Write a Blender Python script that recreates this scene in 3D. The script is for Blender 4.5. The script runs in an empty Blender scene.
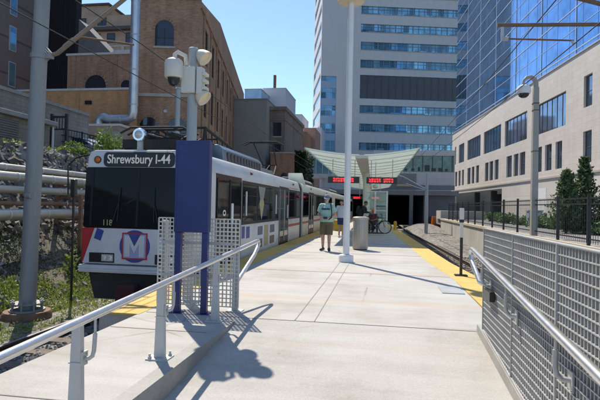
import bpy, math, random
from mathutils import Vector, Matrix, Quaternion
random.seed(7)
D = bpy.data
S = bpy.context.scene
COL = S.collection
R_ = math.radians
PI = math.pi

# ------------------------------------------------------------------ helpers
class MB:
    """Collects shapes and links them as ONE mesh object."""
    def __init__(self):
        self.v = []; self.f = []; self.m = []; self.cur = 0
    def add(self, vs, fs, m=None):
        o = len(self.v); self.v += [tuple(p) for p in vs]
        for f in fs:
            self.f.append(tuple(i + o for i in f)); self.m.append(self.cur if m is None else m)
        return self
    def box(self, x0, x1, y0, y1, z0, z1, m=None):
        vs = [(x, y, z) for z in (z0, z1) for y in (y0, y1) for x in (x0, x1)]
        return self.add(vs, [(0, 2, 3, 1), (4, 5, 7, 6), (0, 1, 5, 4), (2, 6, 7, 3), (0, 4, 6, 2), (1, 3, 7, 5)], m)
    def bar(self, p0, p1, w, h=None, up=(0, 0, 1), w1=None, h1=None, m=None):
        """rectangular bar from p0 to p1, width w (sideways) and height h (along up)"""
        h = w if h is None else h; w1 = w if w1 is None else w1; h1 = h if h1 is None else h1
        p0 = Vector(p0); p1 = Vector(p1); d = (p1 - p0).normalized(); u = Vector(up)
        if abs(d.dot(u)) > .98: u = Vector((0, 1, 0))
        s = d.cross(u).normalized(); u = s.cross(d).normalized()
        vs = []
        for p, a, b in ((p0, w, h), (p1, w1, h1)):
            for i, j in ((-1, -1), (1, -1), (1, 1), (-1, 1)):
                vs.append(p + s * (a / 2 * i) + u * (b / 2 * j))
        return self.add(vs, [(0, 1, 2, 3), (7, 6, 5, 4), (0, 4, 5, 1), (1, 5, 6, 2), (2, 6, 7, 3), (3, 7, 4, 0)], m)
    def cyl(self, p0, p1, r0, r1=None, n=14, m=None, caps=True):
        r1 = r0 if r1 is None else r1
        return self.tube([p0, p1], [r0, r1], n, m, caps)
    def tube(self, pts, r, n=10, m=None, caps=True):
        pts = [Vector(p) for p in pts]; k = len(pts)
        rs = r if isinstance(r, (list, tuple)) else [r] * k
        vs = []; fs = []; ref = None
        for i, p in enumerate(pts):
            t = (pts[min(i + 1, k - 1)] - pts[max(i - 1, 0)]).normalized()
            if ref is None:
                ref = Vector((0, 0, 1)) if abs(t.z) < .9 else Vector((1, 0, 0))
            a = t.cross(ref).normalized(); b = a.cross(t).normalized(); ref = b
            for j in range(n):
                c = 2 * PI * j / n
                vs.append(p + a * (rs[i] * math.cos(c)) + b * (rs[i] * math.sin(c)))
        for i in range(k - 1):
            for j in range(n):
                fs.append((i * n + j, i * n + (j + 1) % n, (i + 1) * n + (j + 1) % n, (i + 1) * n + j))
        if caps:
            fs.append(tuple(range(n - 1, -1, -1))); fs.append(tuple((k - 1) * n + j for j in range(n)))
        return self.add(vs, fs, m)
    def lathe(self, prof, c=(0, 0, 0), n=24, m=None, axis=None):
        """profile [(r, z)] turned about an axis through c"""
        q = Quaternion() if axis is None else Vector((0, 0, 1)).rotation_difference(Vector(axis).normalized())
        c = Vector(c); vs = []; fs = []; k = len(prof)
        for r, z in prof:
            for j in range(n):
                a = 2 * PI * j / n
                vs.append(c + q @ Vector((r * math.cos(a), r * math.sin(a), z)))
        for i in range(k - 1):
            for j in range(n):
                fs.append((i * n + j, i * n + (j + 1) % n, (i + 1) * n + (j + 1) % n, (i + 1) * n + j))
        if prof[0][0] > 1e-5: fs.append(tuple(range(n - 1, -1, -1)))
        if prof[-1][0] > 1e-5: fs.append(tuple((k - 1) * n + j for j in range(n)))
        return self.add(vs, fs, m)
    def ell(self, c, r, n=14, k=9, rot=None, m=None):
        c = Vector(c); q = rot or Quaternion(); vs = []; fs = []
        for i in range(1, k):
            t = PI * i / k
            for j in range(n):
                a = 2 * PI * j / n
                vs.append(c + q @ Vector((r[0] * math.sin(t) * math.cos(a), r[1] * math.sin(t) * math.sin(a), -r[2] * math.cos(t))))
        for i in range(k - 2):
            for j in range(n):
                fs.append((i * n + j, i * n + (j + 1) % n, (i + 1) * n + (j + 1) % n, (i + 1) * n + j))
        b = len(vs); vs.append(c + q @ Vector((0, 0, -r[2]))); vs.append(c + q @ Vector((0, 0, r[2])))
        for j in range(n):
            fs.append((b, (j + 1) % n, j)); fs.append((b + 1, (k - 2) * n + j, (k - 2) * n + (j + 1) % n))
        return self.add(vs, fs, m)
    def caps(self, p0, p1, r0, r1, n=12):
        """round-ended tapered limb"""
        p0 = Vector(p0); p1 = Vector(p1); L = (p1 - p0).length
        prof = [(r0 * math.cos(a), r0 * math.sin(a)) for a in [R_(x) for x in (-90, -60, -30, 0)]]
        prof += [(r1 * math.cos(a), L + r1 * math.sin(a)) for a in [R_(x) for x in (0, 30, 60, 90)]]
        prof[0] = (0.0005, prof[0][1]); prof[-1] = (0.0005, prof[-1][1])
        return self.lathe(prof, p0, n, None, p1 - p0)
    def loft(self, rings, n=18, m=None):
        """rings: (cx, cy, cz, rx, ry) horizontal ellipses, closed ends"""
        vs = []; fs = []; k = len(rings)
        for cx, cy, cz, rx, ry in rings:
            for j in range(n):
                a = 2 * PI * j / n; vs.append((cx + rx * math.cos(a), cy + ry * math.sin(a), cz))
        for i in range(k - 1):
            for j in range(n):
                fs.append((i * n + j, i * n + (j + 1) % n, (i + 1) * n + (j + 1) % n, (i + 1) * n + j))
        fs.append(tuple(range(n - 1, -1, -1))); fs.append(tuple((k - 1) * n + j for j in range(n)))
        return self.add(vs, fs, m)
    def prism(self, poly, a, b, axis='y', m=None):
        """polygon extruded a..b; axis y: poly is (x, z); x: (y, z); z: (x, y)"""
        def P(p, t):
            return {'y': (p[0], t, p[1]), 'x': (t, p[0], p[1]), 'z': (p[0], p[1], t)}[axis]
        n = len(poly); vs = [P(p, a) for p in poly] + [P(p, b) for p in poly]
        fs = [tuple(range(n)), tuple(range(2 * n - 1, n - 1, -1))]
        fs += [(i, i + n, (i + 1) % n + n, (i + 1) % n) for i in range(n)]
        return self.add(vs, fs, m)
    def leaf(self, c, s, m=None, up=.3):
        d = Vector((random.gauss(0, 1), random.gauss(0, 1), random.gauss(up, .7))).normalized()
        e = d.cross(Vector((random.gauss(0, 1), random.gauss(0, 1), random.gauss(0, 1)))).normalized()
        c = Vector(c)
        return self.add([c - d * s * .2, c + e * s * .34 + d * s * .3, c + d * s, c - e * s * .34 + d * s * .3], [(0, 1, 2, 3)], m)
    def build(self, name, mats, parent=None, origin=None, smooth=False, bevel=0, local=False, fix=True):
        me = D.meshes.new(name)
        off = Vector((0, 0, 0))
        if parent is not None and not local:
            p = parent
            while p is not None:
                off += p.location; p = p.parent
        if parent is None and origin is not None: off = Vector(origin)
        me.from_pydata([Vector(p) - off for p in self.v], [], self.f)
        mats = mats if isinstance(mats, (list, tuple)) else [mats]
        for mt in mats: me.materials.append(mt)
        if len(mats) > 1: me.polygons.foreach_set('material_index', self.m)
        if fix:
            import bmesh
            bm = bmesh.new(); bm.from_mesh(me); bmesh.ops.recalc_face_normals(bm, faces=bm.faces[:]); bm.to_mesh(me); bm.free()
        if smooth:
            me.polygons.foreach_set('use_smooth', [True] * len(me.polygons))
            me.set_sharp_from_angle(angle=R_(38))
        me.update()
        o = D.objects.new(name, me); COL.objects.link(o)
        if parent is not None: o.parent = parent
        else: o.location = off
        if bevel:
            b = o.modifiers.new('Bevel', 'BEVEL'); b.width = bevel; b.segments = 2; b.limit_method = 'ANGLE'; b.harden_normals = False
        return o

def build_each(b, name, mats, parent=None, **kw):
    """every connected piece of b becomes an object of its own"""
    par = list(range(len(b.v)))
    def find(i):
        while par[i] != i: par[i] = par[par[i]]; i = par[i]
        return i
    for f in b.f:
        r = find(f[0])
        for i in f[1:]: par[find(i)] = r
    groups = {}
    for k, f in enumerate(b.f): groups.setdefault(find(f[0]), []).append(k)
    out = []
    for g in groups.values():
        q = MB(); ids = {}
        for k in g:
            for i in b.f[k]:
                if i not in ids: ids[i] = len(q.v); q.v.append(b.v[i])
            q.f.append(tuple(ids[i] for i in b.f[k])); q.m.append(b.m[k])
        out.append(q.build(name, mats, parent, **kw))
    return out
def tag(o, label=None, cat=None, group=None, kind=None):
    if label: o['label'] = label
    if cat: o['category'] = cat
    if group: o['group'] = group
    if kind: o['kind'] = kind
    return o
def thing(name, label, cat, loc=(0, 0, 0), rz=0, group=None):
    o = D.objects.new(name, None); COL.objects.link(o); o.empty_display_size = .2
    o.location = loc; o.rotation_euler = (0, 0, rz)
    return tag(o, label, cat, group)
def dup(o, parent=None):
    c = o.copy(); COL.objects.link(c)
    if parent is not None: c.parent = parent
    for ch in list(o.children): dup(ch, c)
    return c
def text(s, size, depth, name, m, parent=None, mw=None, bold=0.0, align='CENTER', sx=1.0):
    """flat lettering as mesh; mw places it (letters read along local x, up along local y)"""
    cu = D.curves.new(name, 'FONT'); cu.body = s; cu.size = size; cu.extrude = depth; cu.align_x = align; cu.align_y = 'CENTER'; cu.offset = bold
    t = D.objects.new(name, cu); COL.objects.link(t); bpy.context.view_layer.update()
    me = D.meshes.new_from_object(t.evaluated_get(bpy.context.evaluated_depsgraph_get()))
    D.objects.remove(t); D.curves.remove(cu)
    me.transform(Matrix.Diagonal((sx, 1, 1, 1)))
    if mw is not None: me.transform(mw)
    if parent is not None:
        off = Vector((0, 0, 0)); p = parent
        while p is not None: off += p.location; p = p.parent
        me.transform(Matrix.Translation(-off))
    me.materials.clear(); me.materials.append(m); me.name = name
    o = D.objects.new(name, me); COL.objects.link(o); o.parent = parent
    return o
FRONT = Matrix(((1, 0, 0, 0), (0, 0, -1, 0), (0, 1, 0, 0), (0, 0, 0, 1)))    # letters face -Y
SIDE = Matrix(((0, 0, 1, 0), (1, 0, 0, 0), (0, 1, 0, 0), (0, 0, 0, 1)))     # letters face +X

# ------------------------------------------------------------------ materials
def nodes(name):
    m = D.materials.new(name); m.use_nodes = True; nt = m.node_tree
    return m, nt, nt.nodes['Principled BSDF']
def N(nt, t, **kw):
    n = nt.nodes.new(t)
    for k, v in kw.items():
        if k in n.inputs: n.inputs[k].default_value = v
        else: setattr(n, k, v)
    return n
def coords(nt, scale=(1, 1, 1), world=False):
    if world:
        g = N(nt, 'ShaderNodeNewGeometry'); src = g.outputs['Position']
    else:
        src = N(nt, 'ShaderNodeTexCoord').outputs['Object']
    mp = N(nt, 'ShaderNodeMapping'); mp.inputs['Scale'].default_value = scale
    nt.links.new(src, mp.inputs['Vector']); return mp.outputs['Vector']
def noise(nt, vec, scale, detail=5, rough=.6):
    n = N(nt, 'ShaderNodeTexNoise', Scale=scale, Detail=detail, Roughness=rough); nt.links.new(vec, n.inputs['Vector']); return n.outputs['Fac']
def ramp(nt, fac, stops):
    r = N(nt, 'ShaderNodeValToRGB'); e = r.color_ramp.elements
    while len(e) < len(stops): e.new(.5)
    for i, (p, c) in enumerate(stops):
        e[i].position = p; e[i].color = (c[0], c[1], c[2], 1) if isinstance(c, (tuple, list)) else (c, c, c, 1)
    nt.links.new(fac, r.inputs['Fac']); return r.outputs['Color']
def mix(nt, fac, a, b, mode='MIX'):
    n = N(nt, 'ShaderNodeMix', data_type='RGBA', blend_type=mode)
    for sock, val in ((n.inputs[0], fac), (n.inputs[6], a), (n.inputs[7], b)):
        if hasattr(val, 'is_linked') or isinstance(val, bpy.types.NodeSocket): nt.links.new(val, sock)
        elif isinstance(val, (tuple, list)): sock.default_value = (val[0], val[1], val[2], 1)
        else: sock.default_value = val
    return n.outputs[2]
def bump(nt, b, h, strength=.3, dist=.01):
    n = N(nt, 'ShaderNodeBump', Strength=strength, Distance=dist); nt.links.new(h, n.inputs['Height']); nt.links.new(n.outputs['Normal'], b.inputs['Normal'])
def sh(c, k): return tuple(min(1, x * k) for x in c)
def mat(name, c, rough=.6, metal=0, var=.12, scale=3., bmp=.0, bdist=.005, spec=.5, world=False, stretch=(1, 1, 1), fine=0):
    m, nt, b = nodes(name)
    v = coords(nt, stretch, world)
    f = noise(nt, v, scale)
    col = ramp(nt, f, [(.3, sh(c, 1 - var)), (.7, sh(c, 1 + var))])
    if fine:
        f2 = noise(nt, v, scale * 14, 3); col = mix(nt, fine, col, ramp(nt, f2, [(.3, sh(c, .55)), (.7, sh(c, 1.35))]))
    nt.links.new(col, b.inputs['Base Color'])
    rr = N(nt, 'ShaderNodeMapRange'); rr.inputs['To Min'].default_value = max(.03, rough * .8); rr.inputs['To Max'].default_value = min(1, rough * 1.2)
    nt.links.new(f, rr.inputs['Value']); nt.links.new(rr.outputs[0], b.inputs['Roughness'])
    b.inputs['Metallic'].default_value = metal; b.inputs['Specular IOR Level'].default_value = spec
    if bmp: bump(nt, b, noise(nt, v, scale * 8, 4), bmp, bdist)
    return m
def brick(name, c1, c2, mortar, bw=.22, bh=.075, var=.25, rough=.9, ms=.012, off=.5, soot=.25, big=.35, mott=0):
    m, nt, b = nodes(name)
    tc = N(nt, 'ShaderNodeTexCoord'); sp = N(nt, 'ShaderNodeSeparateXYZ'); nt.links.new(tc.outputs['Object'], sp.inputs[0])
    ad = N(nt, 'ShaderNodeMath', operation='ADD'); nt.links.new(sp.outputs[0], ad.inputs[0]); nt.links.new(sp.outputs[1], ad.inputs[1])
    cb = N(nt, 'ShaderNodeCombineXYZ'); nt.links.new(ad.outputs[0], cb.inputs[0]); nt.links.new(sp.outputs[2], cb.inputs[1])
    t = N(nt, 'ShaderNodeTexBrick', Scale=1.0); t.offset = off
    for k, v in (('Brick Width', bw), ('Row Height', bh), ('Mortar Size', ms), ('Mortar Smooth', .3), ('Bias', 0.)): t.inputs[k].default_value = v
    t.inputs['Color1'].default_value = (*c1, 1); t.inputs['Color2'].default_value = (*c2, 1); t.inputs['Mortar'].default_value = (*mortar, 1)
    nt.links.new(cb.outputs[0], t.inputs['Vector'])
    f = noise(nt, tc.outputs['Object'], big, 6, .65)
    k = ramp(nt, f, [(.3, 1 - var), (.7, 1 + var * .6)])
    col = mix(nt, 1.0, t.outputs['Color'], k, 'MULTIPLY')
    if mott:
        # courses of darker headers and repaired patches, a metre or so across
        mq = N(nt, 'ShaderNodeMapping'); mq.inputs['Scale'].default_value = (1., 1., 3.2); nt.links.new(tc.outputs['Object'], mq.inputs[0])
        col = mix(nt, 1.0, col, ramp(nt, noise(nt, mq.outputs[0], 2.2, 8, .75), [(.32, 1 - mott), (.52, 1.), (.72, 1 + mott * .5)]), 'MULTIPLY')
    mp = N(nt, 'ShaderNodeMapping'); mp.inputs['Scale'].default_value = (1.2, 1.2, .12); nt.links.new(tc.outputs['Object'], mp.inputs[0])
    f2 = noise(nt, mp.outputs[0], 1.5, 4)
    col = mix(nt, 1.0, col, ramp(nt, f2, [(.35, 1 - soot), (.6, 1.0)]), 'MULTIPLY')
    nt.links.new(col, b.inputs['Base Color']); b.inputs['Roughness'].default_value = rough
    bump(nt, b, t.outputs['Fac'], .25, -.006)
    return m
def glass(name, c, rough=.05, spec=.8, metal=0., wob=.0, panel=0):
    m, nt, b = nodes(name); v = coords(nt)
    col = ramp(nt, noise(nt, v, .5, 3), [(.3, sh(c, .7)), (.7, sh(c, 1.25))])
    nt.links.new(col, b.inputs['Base Color'])
    b.inputs['Roughness'].default_value = rough; b.inputs['Specular IOR Level'].default_value = spec; b.inputs['Metallic'].default_value = metal
    if panel:
        g = N(nt, 'ShaderNodeVectorMath', operation='SNAP'); g.inputs[1].default_value = (1.5, 50., 2.3); nt.links.new(v, g.inputs[0])
        w = N(nt, 'ShaderNodeTexWhiteNoise', noise_dimensions='3D'); nt.links.new(g.outputs[0], w.inputs['Vector'])
        k = ramp(nt, w.outputs['Value'], [(0., .55), (.55, 1.), (.62, 1.5), (1., 1.9)])
        col = mix(nt, 1., col, k, 'MULTIPLY'); nt.links.new(col, b.inputs['Base Color'])
    if wob: bump(nt, b, noise(nt, v, .35, 2), wob, .05)
    return m
def emit(name, c, s):
    m, nt, b = nodes(name); b.inputs['Base Color'].default_value = (*c, 1); b.inputs['Emission Color'].default_value = (*c, 1); b.inputs['Emission Strength'].default_value = s
    return m

def concrete_paving():
    m, nt, b = nodes('platform concrete'); v = coords(nt, world=True)
    f = noise(nt, v, .7, 8, .62)
    c = ramp(nt, f, [(.25, (.325, .302, .262)), (.5, (.42, .40, .362)), (.75, (.475, .457, .42))])
    mp = N(nt, 'ShaderNodeMapping'); mp.inputs['Scale'].default_value = (.35, 2.6, 1); nt.links.new(v, mp.inputs[0])
    st = noise(nt, mp.outputs[0], 1.3, 6, .65)
    c = mix(nt, .6, c, ramp(nt, st, [(.28, (.30, .277, .237)), (.5, (.42, .40, .362)), (.72, (.48, .462, .427))]))
    fine = noise(nt, v, 60, 3); c = mix(nt, .22, c, ramp(nt, fine, [(.3, .2), (.7, .6)]))
    # trowel blotches and small dark spots
    vo = N(nt, 'ShaderNodeTexVoronoi', Scale=3.1); nt.links.new(v, vo.inputs['Vector'])
    spot = ramp(nt, vo.outputs['Distance'], [(.03, 1.), (.07, 0.)])
    gate = ramp(nt, noise(nt, v, 1.1, 2), [(.55, 0.), (.62, 1.)])
    sp2 = mix(nt, 1., spot, gate, 'MULTIPLY'); c = mix(nt, mix(nt, 1., sp2, (.45, .45, .45), 'MULTIPLY'), c, (.2, .19, .17))
    # hairline cracks
    wv = mix(nt, .35, v, N(nt, 'ShaderNodeTexNoise', Scale=1.4, Detail=6.).outputs['Color'])
    vc = N(nt, 'ShaderNodeTexVoronoi', Scale=.42); vc.feature = 'DISTANCE_TO_EDGE'; nt.links.new(wv, vc.inputs['Vector'])
    cg = ramp(nt, noise(nt, v, .45, 2), [(.50, 0.), (.56, .55)])
    c = mix(nt, mix(nt, 1., ramp(nt, vc.outputs['Distance'], [(.001, 1.), (.0045, 0.)]), cg, 'MULTIPLY'), c, (.14, .125, .105))
    # water marks and grime, a few metres across
    gm = noise(nt, v, .33, 9, .7); c = mix(nt, 1., c, ramp(nt, gm, [(.36, (.80, .77, .72)), (.5, (1., 1., 1.)), (.66, (1.08, 1.08, 1.08))]), 'MULTIPLY')
    # rust bands that follow the joints
    sep = N(nt, 'ShaderNodeSeparateXYZ'); nt.links.new(v, sep.inputs[0])
    nz = noise(nt, v, 1.6, 4)
    for yc, w, k in ((7.45, .16, .5), (10.9, .22, .35), (14.6, .25, .3), (5.3, .12, .18)):
        a = N(nt, 'ShaderNodeMath', operation='MULTIPLY_ADD'); nt.links.new(nz, a.inputs[0]); a.inputs[1].default_value = .5; nt.links.new(sep.outputs[1], a.inputs[2])
        s1 = N(nt, 'ShaderNodeMath', operation='SUBTRACT'); nt.links.new(a.outputs[0], s1.inputs[0]); s1.inputs[1].default_value = yc + .25
        ab = N(nt, 'ShaderNodeMath', operation='ABSOLUTE'); nt.links.new(s1.outputs[0], ab.inputs[0])
        mr = N(nt, 'ShaderNodeMapRange'); mr.inputs['From Min'].default_value = 0; mr.inputs['From Max'].default_value = w; mr.inputs['To Min'].default_value = k; mr.inputs['To Max'].default_value = 0
        nt.links.new(ab.outputs[0], mr.inputs[0])
        c = mix(nt, mr.outputs[0], c, (.47, .34, .23))
    nt.links.new(c, b.inputs['Base Color']); b.inputs['Roughness'].default_value = .85
    bump(nt, b, fine, .12, .004)
    return m
def tactile():
    m, nt, b = nodes('yellow tactile paving'); v = coords(nt, world=True)
    f = noise(nt, v, 1.2, 6); c = ramp(nt, f, [(.3, (.56, .36, .08)), (.7, (.66, .44, .12))])
    d = noise(nt, v, 7, 4); c = mix(nt, .25, c, ramp(nt, d, [(.35, (.38, .25, .09)), (.6, (.66, .46, .15))]))
    vo = N(nt, 'ShaderNodeTexVoronoi', Scale=16.); vo.inputs['Randomness'].default_value = 0.; nt.links.new(v, vo.inputs['Vector'])
    h = ramp(nt, vo.outputs['Distance'], [(.18, 1.), (.42, 0.)])
    sep = N(nt, 'ShaderNodeSeparateXYZ'); nt.links.new(v, sep.inputs[0])
    md = N(nt, 'ShaderNodeMath', operation='PINGPONG'); nt.links.new(sep.outputs[1], md.inputs[0]); md.inputs[1].default_value = .45
    lt = N(nt, 'ShaderNodeMath', operation='LESS_THAN'); nt.links.new(md.outputs[0], lt.inputs[0]); lt.inputs[1].default_value = .006
    c = mix(nt, lt.outputs[0], c, (.25, .17, .05))
    nt.links.new(c, b.inputs['Base Color']); b.inputs['Roughness'].default_value = .8
    bump(nt, b, h, .6, .006)
    return m
def leafmat(name, a, b_, sc=2.):
    m, nt, b = nodes(name); v = coords(nt)
    g = N(nt, 'ShaderNodeNewGeometry')
    c = ramp(nt, noise(nt, v, sc, 4), [(.3, a), (.7, b_)])
    c = mix(nt, .5, c, ramp(nt, g.outputs['Random Per Island'], [(0., sh(a, .8)), (1., sh(b_, 1.2))]))
    nt.links.new(c, b.inputs['Base Color']); b.inputs['Roughness'].default_value = .6
    b.inputs['Transmission Weight'].default_value = 0
    # thin leaves let light through
    tr = N(nt, 'ShaderNodeBsdfTranslucent'); nt.links.new(c, tr.inputs['Color'])
    ms = N(nt, 'ShaderNodeMixShader'); ms.inputs[0].default_value = .3
    nt.links.new(b.outputs[0], ms.inputs[1]); nt.links.new(tr.outputs[0], ms.inputs[2])
    nt.links.new(ms.outputs[0], nt.nodes['Material Output'].inputs['Surface'])
    return m
def gravel(name, c1, c2, sc=14.):
    m, nt, b = nodes(name); v = coords(nt, world=True)
    vo = N(nt, 'ShaderNodeTexVoronoi', Scale=sc); nt.links.new(v, vo.inputs['Vector'])
    c = ramp(nt, vo.outputs['Color'], [(.2, c1), (.8, c2)])
    f = noise(nt, v, .6, 5); c = mix(nt, 1., c, ramp(nt, f, [(.3, .7), (.7, 1.2)]), 'MULTIPLY')
    nt.links.new(c, b.inputs['Base Color']); b.inputs['Roughness'].default_value = .95
    bump(nt, b, vo.outputs['Distance'], .9, -.05)
    return m

M = {}
M['concrete'] = concrete_paving()
M['tactile'] = tactile()
M['curb'] = mat('curb concrete', (.36, .35, .32), .9, var=.15, scale=2, bmp=.15, fine=.2, world=True)
M['wallconc'] = mat('cast concrete wall', (.40, .375, .33), .9, var=.16, scale=1.2, bmp=.15, fine=.15, stretch=(1, 1, .4))
M['joint'] = mat('joint sealant', (.27, .25, .22), .9)
M['ballast'] = gravel('ballast', (.09, .08, .072), (.34, .315, .285), 13)
M['ballast2'] = gravel('ballast pale', (.085, .077, .07), (.27, .25, .225), 9)
M['soil'] = mat('bank soil', (.11, .092, .065), .95, var=.35, scale=.8, bmp=.4, bdist=.05, fine=.35, world=True)
M['dirt'] = mat('outlying ground', (.16, .15, .12), .95, var=.2, scale=.1, world=True)
M['asphalt'] = mat('asphalt', (.20, .195, .19), .9, var=.12, scale=.5, fine=.15, world=True)
M['stone'] = gravel('bank stone', (.085, .078, .072), (.25, .235, .22), 2.2)
M['chip'] = mat('ballast stone', (.25, .23, .21), .95, var=.5, scale=5, world=True)
M['galv'] = mat('galvanised steel', (.47, .475, .465), .5, .35, .10, 6, fine=.1)
M['railsteel'] = mat('brushed rail steel', (.72, .72, .71), .3, .85, .05, 9)
M['greypaint'] = mat('grey painted steel', (.50, .51, .495), .5, 0.1, .07, 4, fine=.08)
M['polegrey'] = mat('pole grey paint', (.36, .385, .39), .5, .1, .1, 2, fine=.08)
M['poleold'] = mat('weathered pole steel', (.27, .275, .27), .6, .25, .2, 1.5, fine=.15, stretch=(2, 2, .3))
M['whitepaint'] = mat('white paint', (.74, .74, .73), .42, 0, .05, 3)
M['cream'] = mat('cream lamp reflector', (.74, .66, .50), .6, 0, .06, 2)
M['ivory'] = mat('ivory plastic', (.64, .62, .55), .45, 0, .06, 5)
def worn_enamel():
    m, nt, b = nodes('sign blue enamel'); v = coords(nt)
    c = ramp(nt, noise(nt, v, 2.5, 6), [(.3, (.003, .012, .075)), (.7, (.006, .022, .115))])
    c = mix(nt, ramp(nt, noise(nt, v, 26, 3, .5), [(.735, 0.), (.76, .8)]), c, (.30, .36, .5))
    mp = N(nt, 'ShaderNodeMapping'); mp.inputs['Scale'].default_value = (60, 60, 3); mp.inputs['Rotation'].default_value = (0, .2, 0); nt.links.new(v, mp.inputs[0])
    c = mix(nt, ramp(nt, noise(nt, mp.outputs[0], 1, 3), [(.70, 0.), (.74, .3)]), c, (.12, .16, .3))
    nt.links.new(c, b.inputs['Base Color']); nt.links.new(ramp(nt, noise(nt, v, 5, 5), [(.3, .3), (.7, .55)]), b.inputs['Roughness']); b.inputs['Specular IOR Level'].default_value = .25
    return m
M['signblue'] = worn_enamel()
M['train_white'] = mat('train white paint', (.58, .58, .575), .3, 0, .12, 1.3, fine=.08)
M['train_roof'] = mat('train roof grey', (.24, .25, .26), .5, .1, .15, 1.5)
M['black'] = mat('black rubber', (.018, .018, .019), .55, 0, .2, 4)
M['blackgloss'] = mat('black gloss paint', (.015, .016, .018), .3, 0, .2, 3, spec=.2)
M['dark'] = mat('dark underframe', (.03, .028, .026), .8, 0, .3, 4)
M['red'] = mat('train red', (.42, .025, .03), .35, 0, .08, 3)
M['blue'] = mat('logo blue', (.035, .06, .25), .4, 0, .08, 3)
M['signblue'] = mat('sign blue enamel', (.014, .028, .135), .35, 0, .18, 2.5, fine=.08)
M['tglass'] = glass('train tinted glass', (.010, .011, .012), .05, .16)
M['pglass'] = glass('podium glass', (.20, .26, .33), .06, .6, .85, wob=.05)
M['wglass'] = glass('office glass', (.15, .29, .35), .06, .8, .45, wob=.05, panel=1)
M['dglass'] = glass('dark window glass', (.02, .025, .035), .08, .7, wob=.04)
M['mirror'] = glass('blue mirror glass', (.17, .345, .575), .03, .5, .92, wob=.012)
M['mullion'] = mat('pale mullion', (.50, .55, .62), .4, .3, .04, 2)
M['alum'] = mat('aluminium jacket', (.37, .36, .32), .45, .45, .2, 2.5, bmp=.1, stretch=(1, .4, 1))
M['duct'] = mat('silver duct', (.50, .53, .57), .38, .7, .14, 2)
M['railside'] = mat('shaded rail steel', (.035, .028, .024), .6, .3, .3, 5)  # shade on the rail sides is put into this near-black colour
M['rust'] = mat('rusty steel', (.20, .12, .075), .85, .2, .3, 5, bmp=.2)
M['railtop'] = mat('worn rail head', (.55, .54, .53), .3, .9, .1, 4)
M['tie'] = mat('timber sleeper', (.15, .115, .085), .95, 0, .3, 4, bmp=.3, stretch=(1, 6, 1))
M['yellow'] = mat('yellow paint', (.62, .38, .03), .5, 0, .12, 4)
M['orange'] = mat('amber lens', (.55, .12, .01), .25)
M['lens'] = mat('headlight lens', (.75, .76, .74), .12, .5)
M['canopy'] = None
M['brickdark'] = brick('brown brick', (.36, .195, .11), (.475, .27, .16), (.37, .27, .19), soot=.2, mott=.4)
M['bricktan'] = brick('tan brick', (.50, .245, .10), (.60, .30, .13), (.45, .30, .17), var=.15, soot=.14, mott=.25)
M['brickred'] = brick('red brown brick', (.38, .195, .11), (.48, .25, .145), (.36, .25, .175), mott=.35)
M['brickorange'] = brick('orange brick', (.44, .21, .11), (.48, .24, .13), (.36, .24, .17), .4, .14)
M['brownpanel'] = brick('brown brick bands', (.19, .14, .12), (.21, .155, .13), (.11, .08, .07), 60., 3.3, .1, ms=.12, off=0., soot=.08)
M['umber'] = mat('near black cladding', (.014, .010, .010), .8, 0, .3, .4)
M['limestone'] = brick('limestone panels', (.60, .545, .475), (.64, .585, .515), (.46, .41, .36), 1.9, .62, .06, .75, .014, .5, .06)
M['base_stone'] = brick('pale base panels', (.56, .52, .46), (.60, .56, .50), (.42, .38, .34), 3.6, 1.6, .06, .75, .02, 0., .05)
M['towerpanel'] = brick('grey tower cladding', (.545, .535, .52), (.58, .57, .555), (.47, .46, .45), .8, .3, .05, .75, .012, .5, .06, .05)
M['towerside'] = mat('pale tower side', (.66, .655, .65), .6, 0, .05, .2)
M['louvre'] = mat('dark louvre panel', (.085, .088, .095), .5, .3, .1, .5)
M['beige'] = mat('beige render', (.30, .285, .255), .9, 0, .08, .3, fine=.06)
M['ashlar'] = brick('weathered ashlar', (.21, .165, .13), (.25, .195, .155), (.14, .11, .09), .9, .42, .2)
M['trim'] = mat('stone trim', (.42, .38, .33), .8, 0, .12, 2)
M['coping'] = mat('pale coping', (.50, .50, .49), .7, 0, .1, 2)
M['whiteblock'] = mat('white distant wall', (.60, .585, .60), .8, 0, .05, .1)
M['shedwall'] = brick('grey block wall', (.21, .195, .175), (.24, .22, .20), (.15, .14, .125), .4, .2, .15)
M['shedroof'] = mat('grey roof edge', (.22, .225, .22), .7, .1, .12, 2)
M['pinkwall'] = mat('pinkish plaster', (.33, .25, .21), .9, 0, .12, 1.5)
M['rubber'] = mat('tyre rubber', (.02, .02, .02), .8)
M['chrome'] = mat('chrome', (.7, .7, .7), .15, 1, .03, 3)
M['steelbin'] = mat('bin metal', (.42, .38, .32), .5, .4, .15, 3, stretch=(8, 8, .6))
M['led'] = emit('red LED', (1., .03, .05), 1.3)
M['panelblack'] = mat('display black', (.012, .012, .013), .35)
M['skin'] = mat('skin', (.46, .27, .20), .55, 0, .06, 20)
M['skindark'] = mat('tanned skin', (.30, .17, .12), .55, 0, .06, 20)
M['lips'] = mat('lips', (.30, .11, .09), .5)
M['eye'] = mat('eye', (.03, .02, .02), .2)
M['whitebeard'] = mat('grey beard', (.50, .48, .45), .9, 0, .15, 60)
M['hair'] = mat('dark hair', (.03, .02, .015), .8, 0, .3, 60)
M['mint'] = mat('mint cotton', (.36, .56, .47), .9, 0, .10, 1.4, bmp=.9, bdist=.05)
M['olive'] = mat('olive cotton', (.13, .12, .065), .9, 0, .15, 1.6, bmp=.9, bdist=.05)
M['navy'] = mat('navy cloth', (.03, .045, .13), .85, 0, .1, 12)
M['capblue'] = mat('blue grey cap', (.16, .20, .26), .85, 0, .1, 12)
M['whitecloth'] = mat('white cotton', (.60, .62, .66), .9, 0, .06, 12, bmp=.3, bdist=.02)
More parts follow.
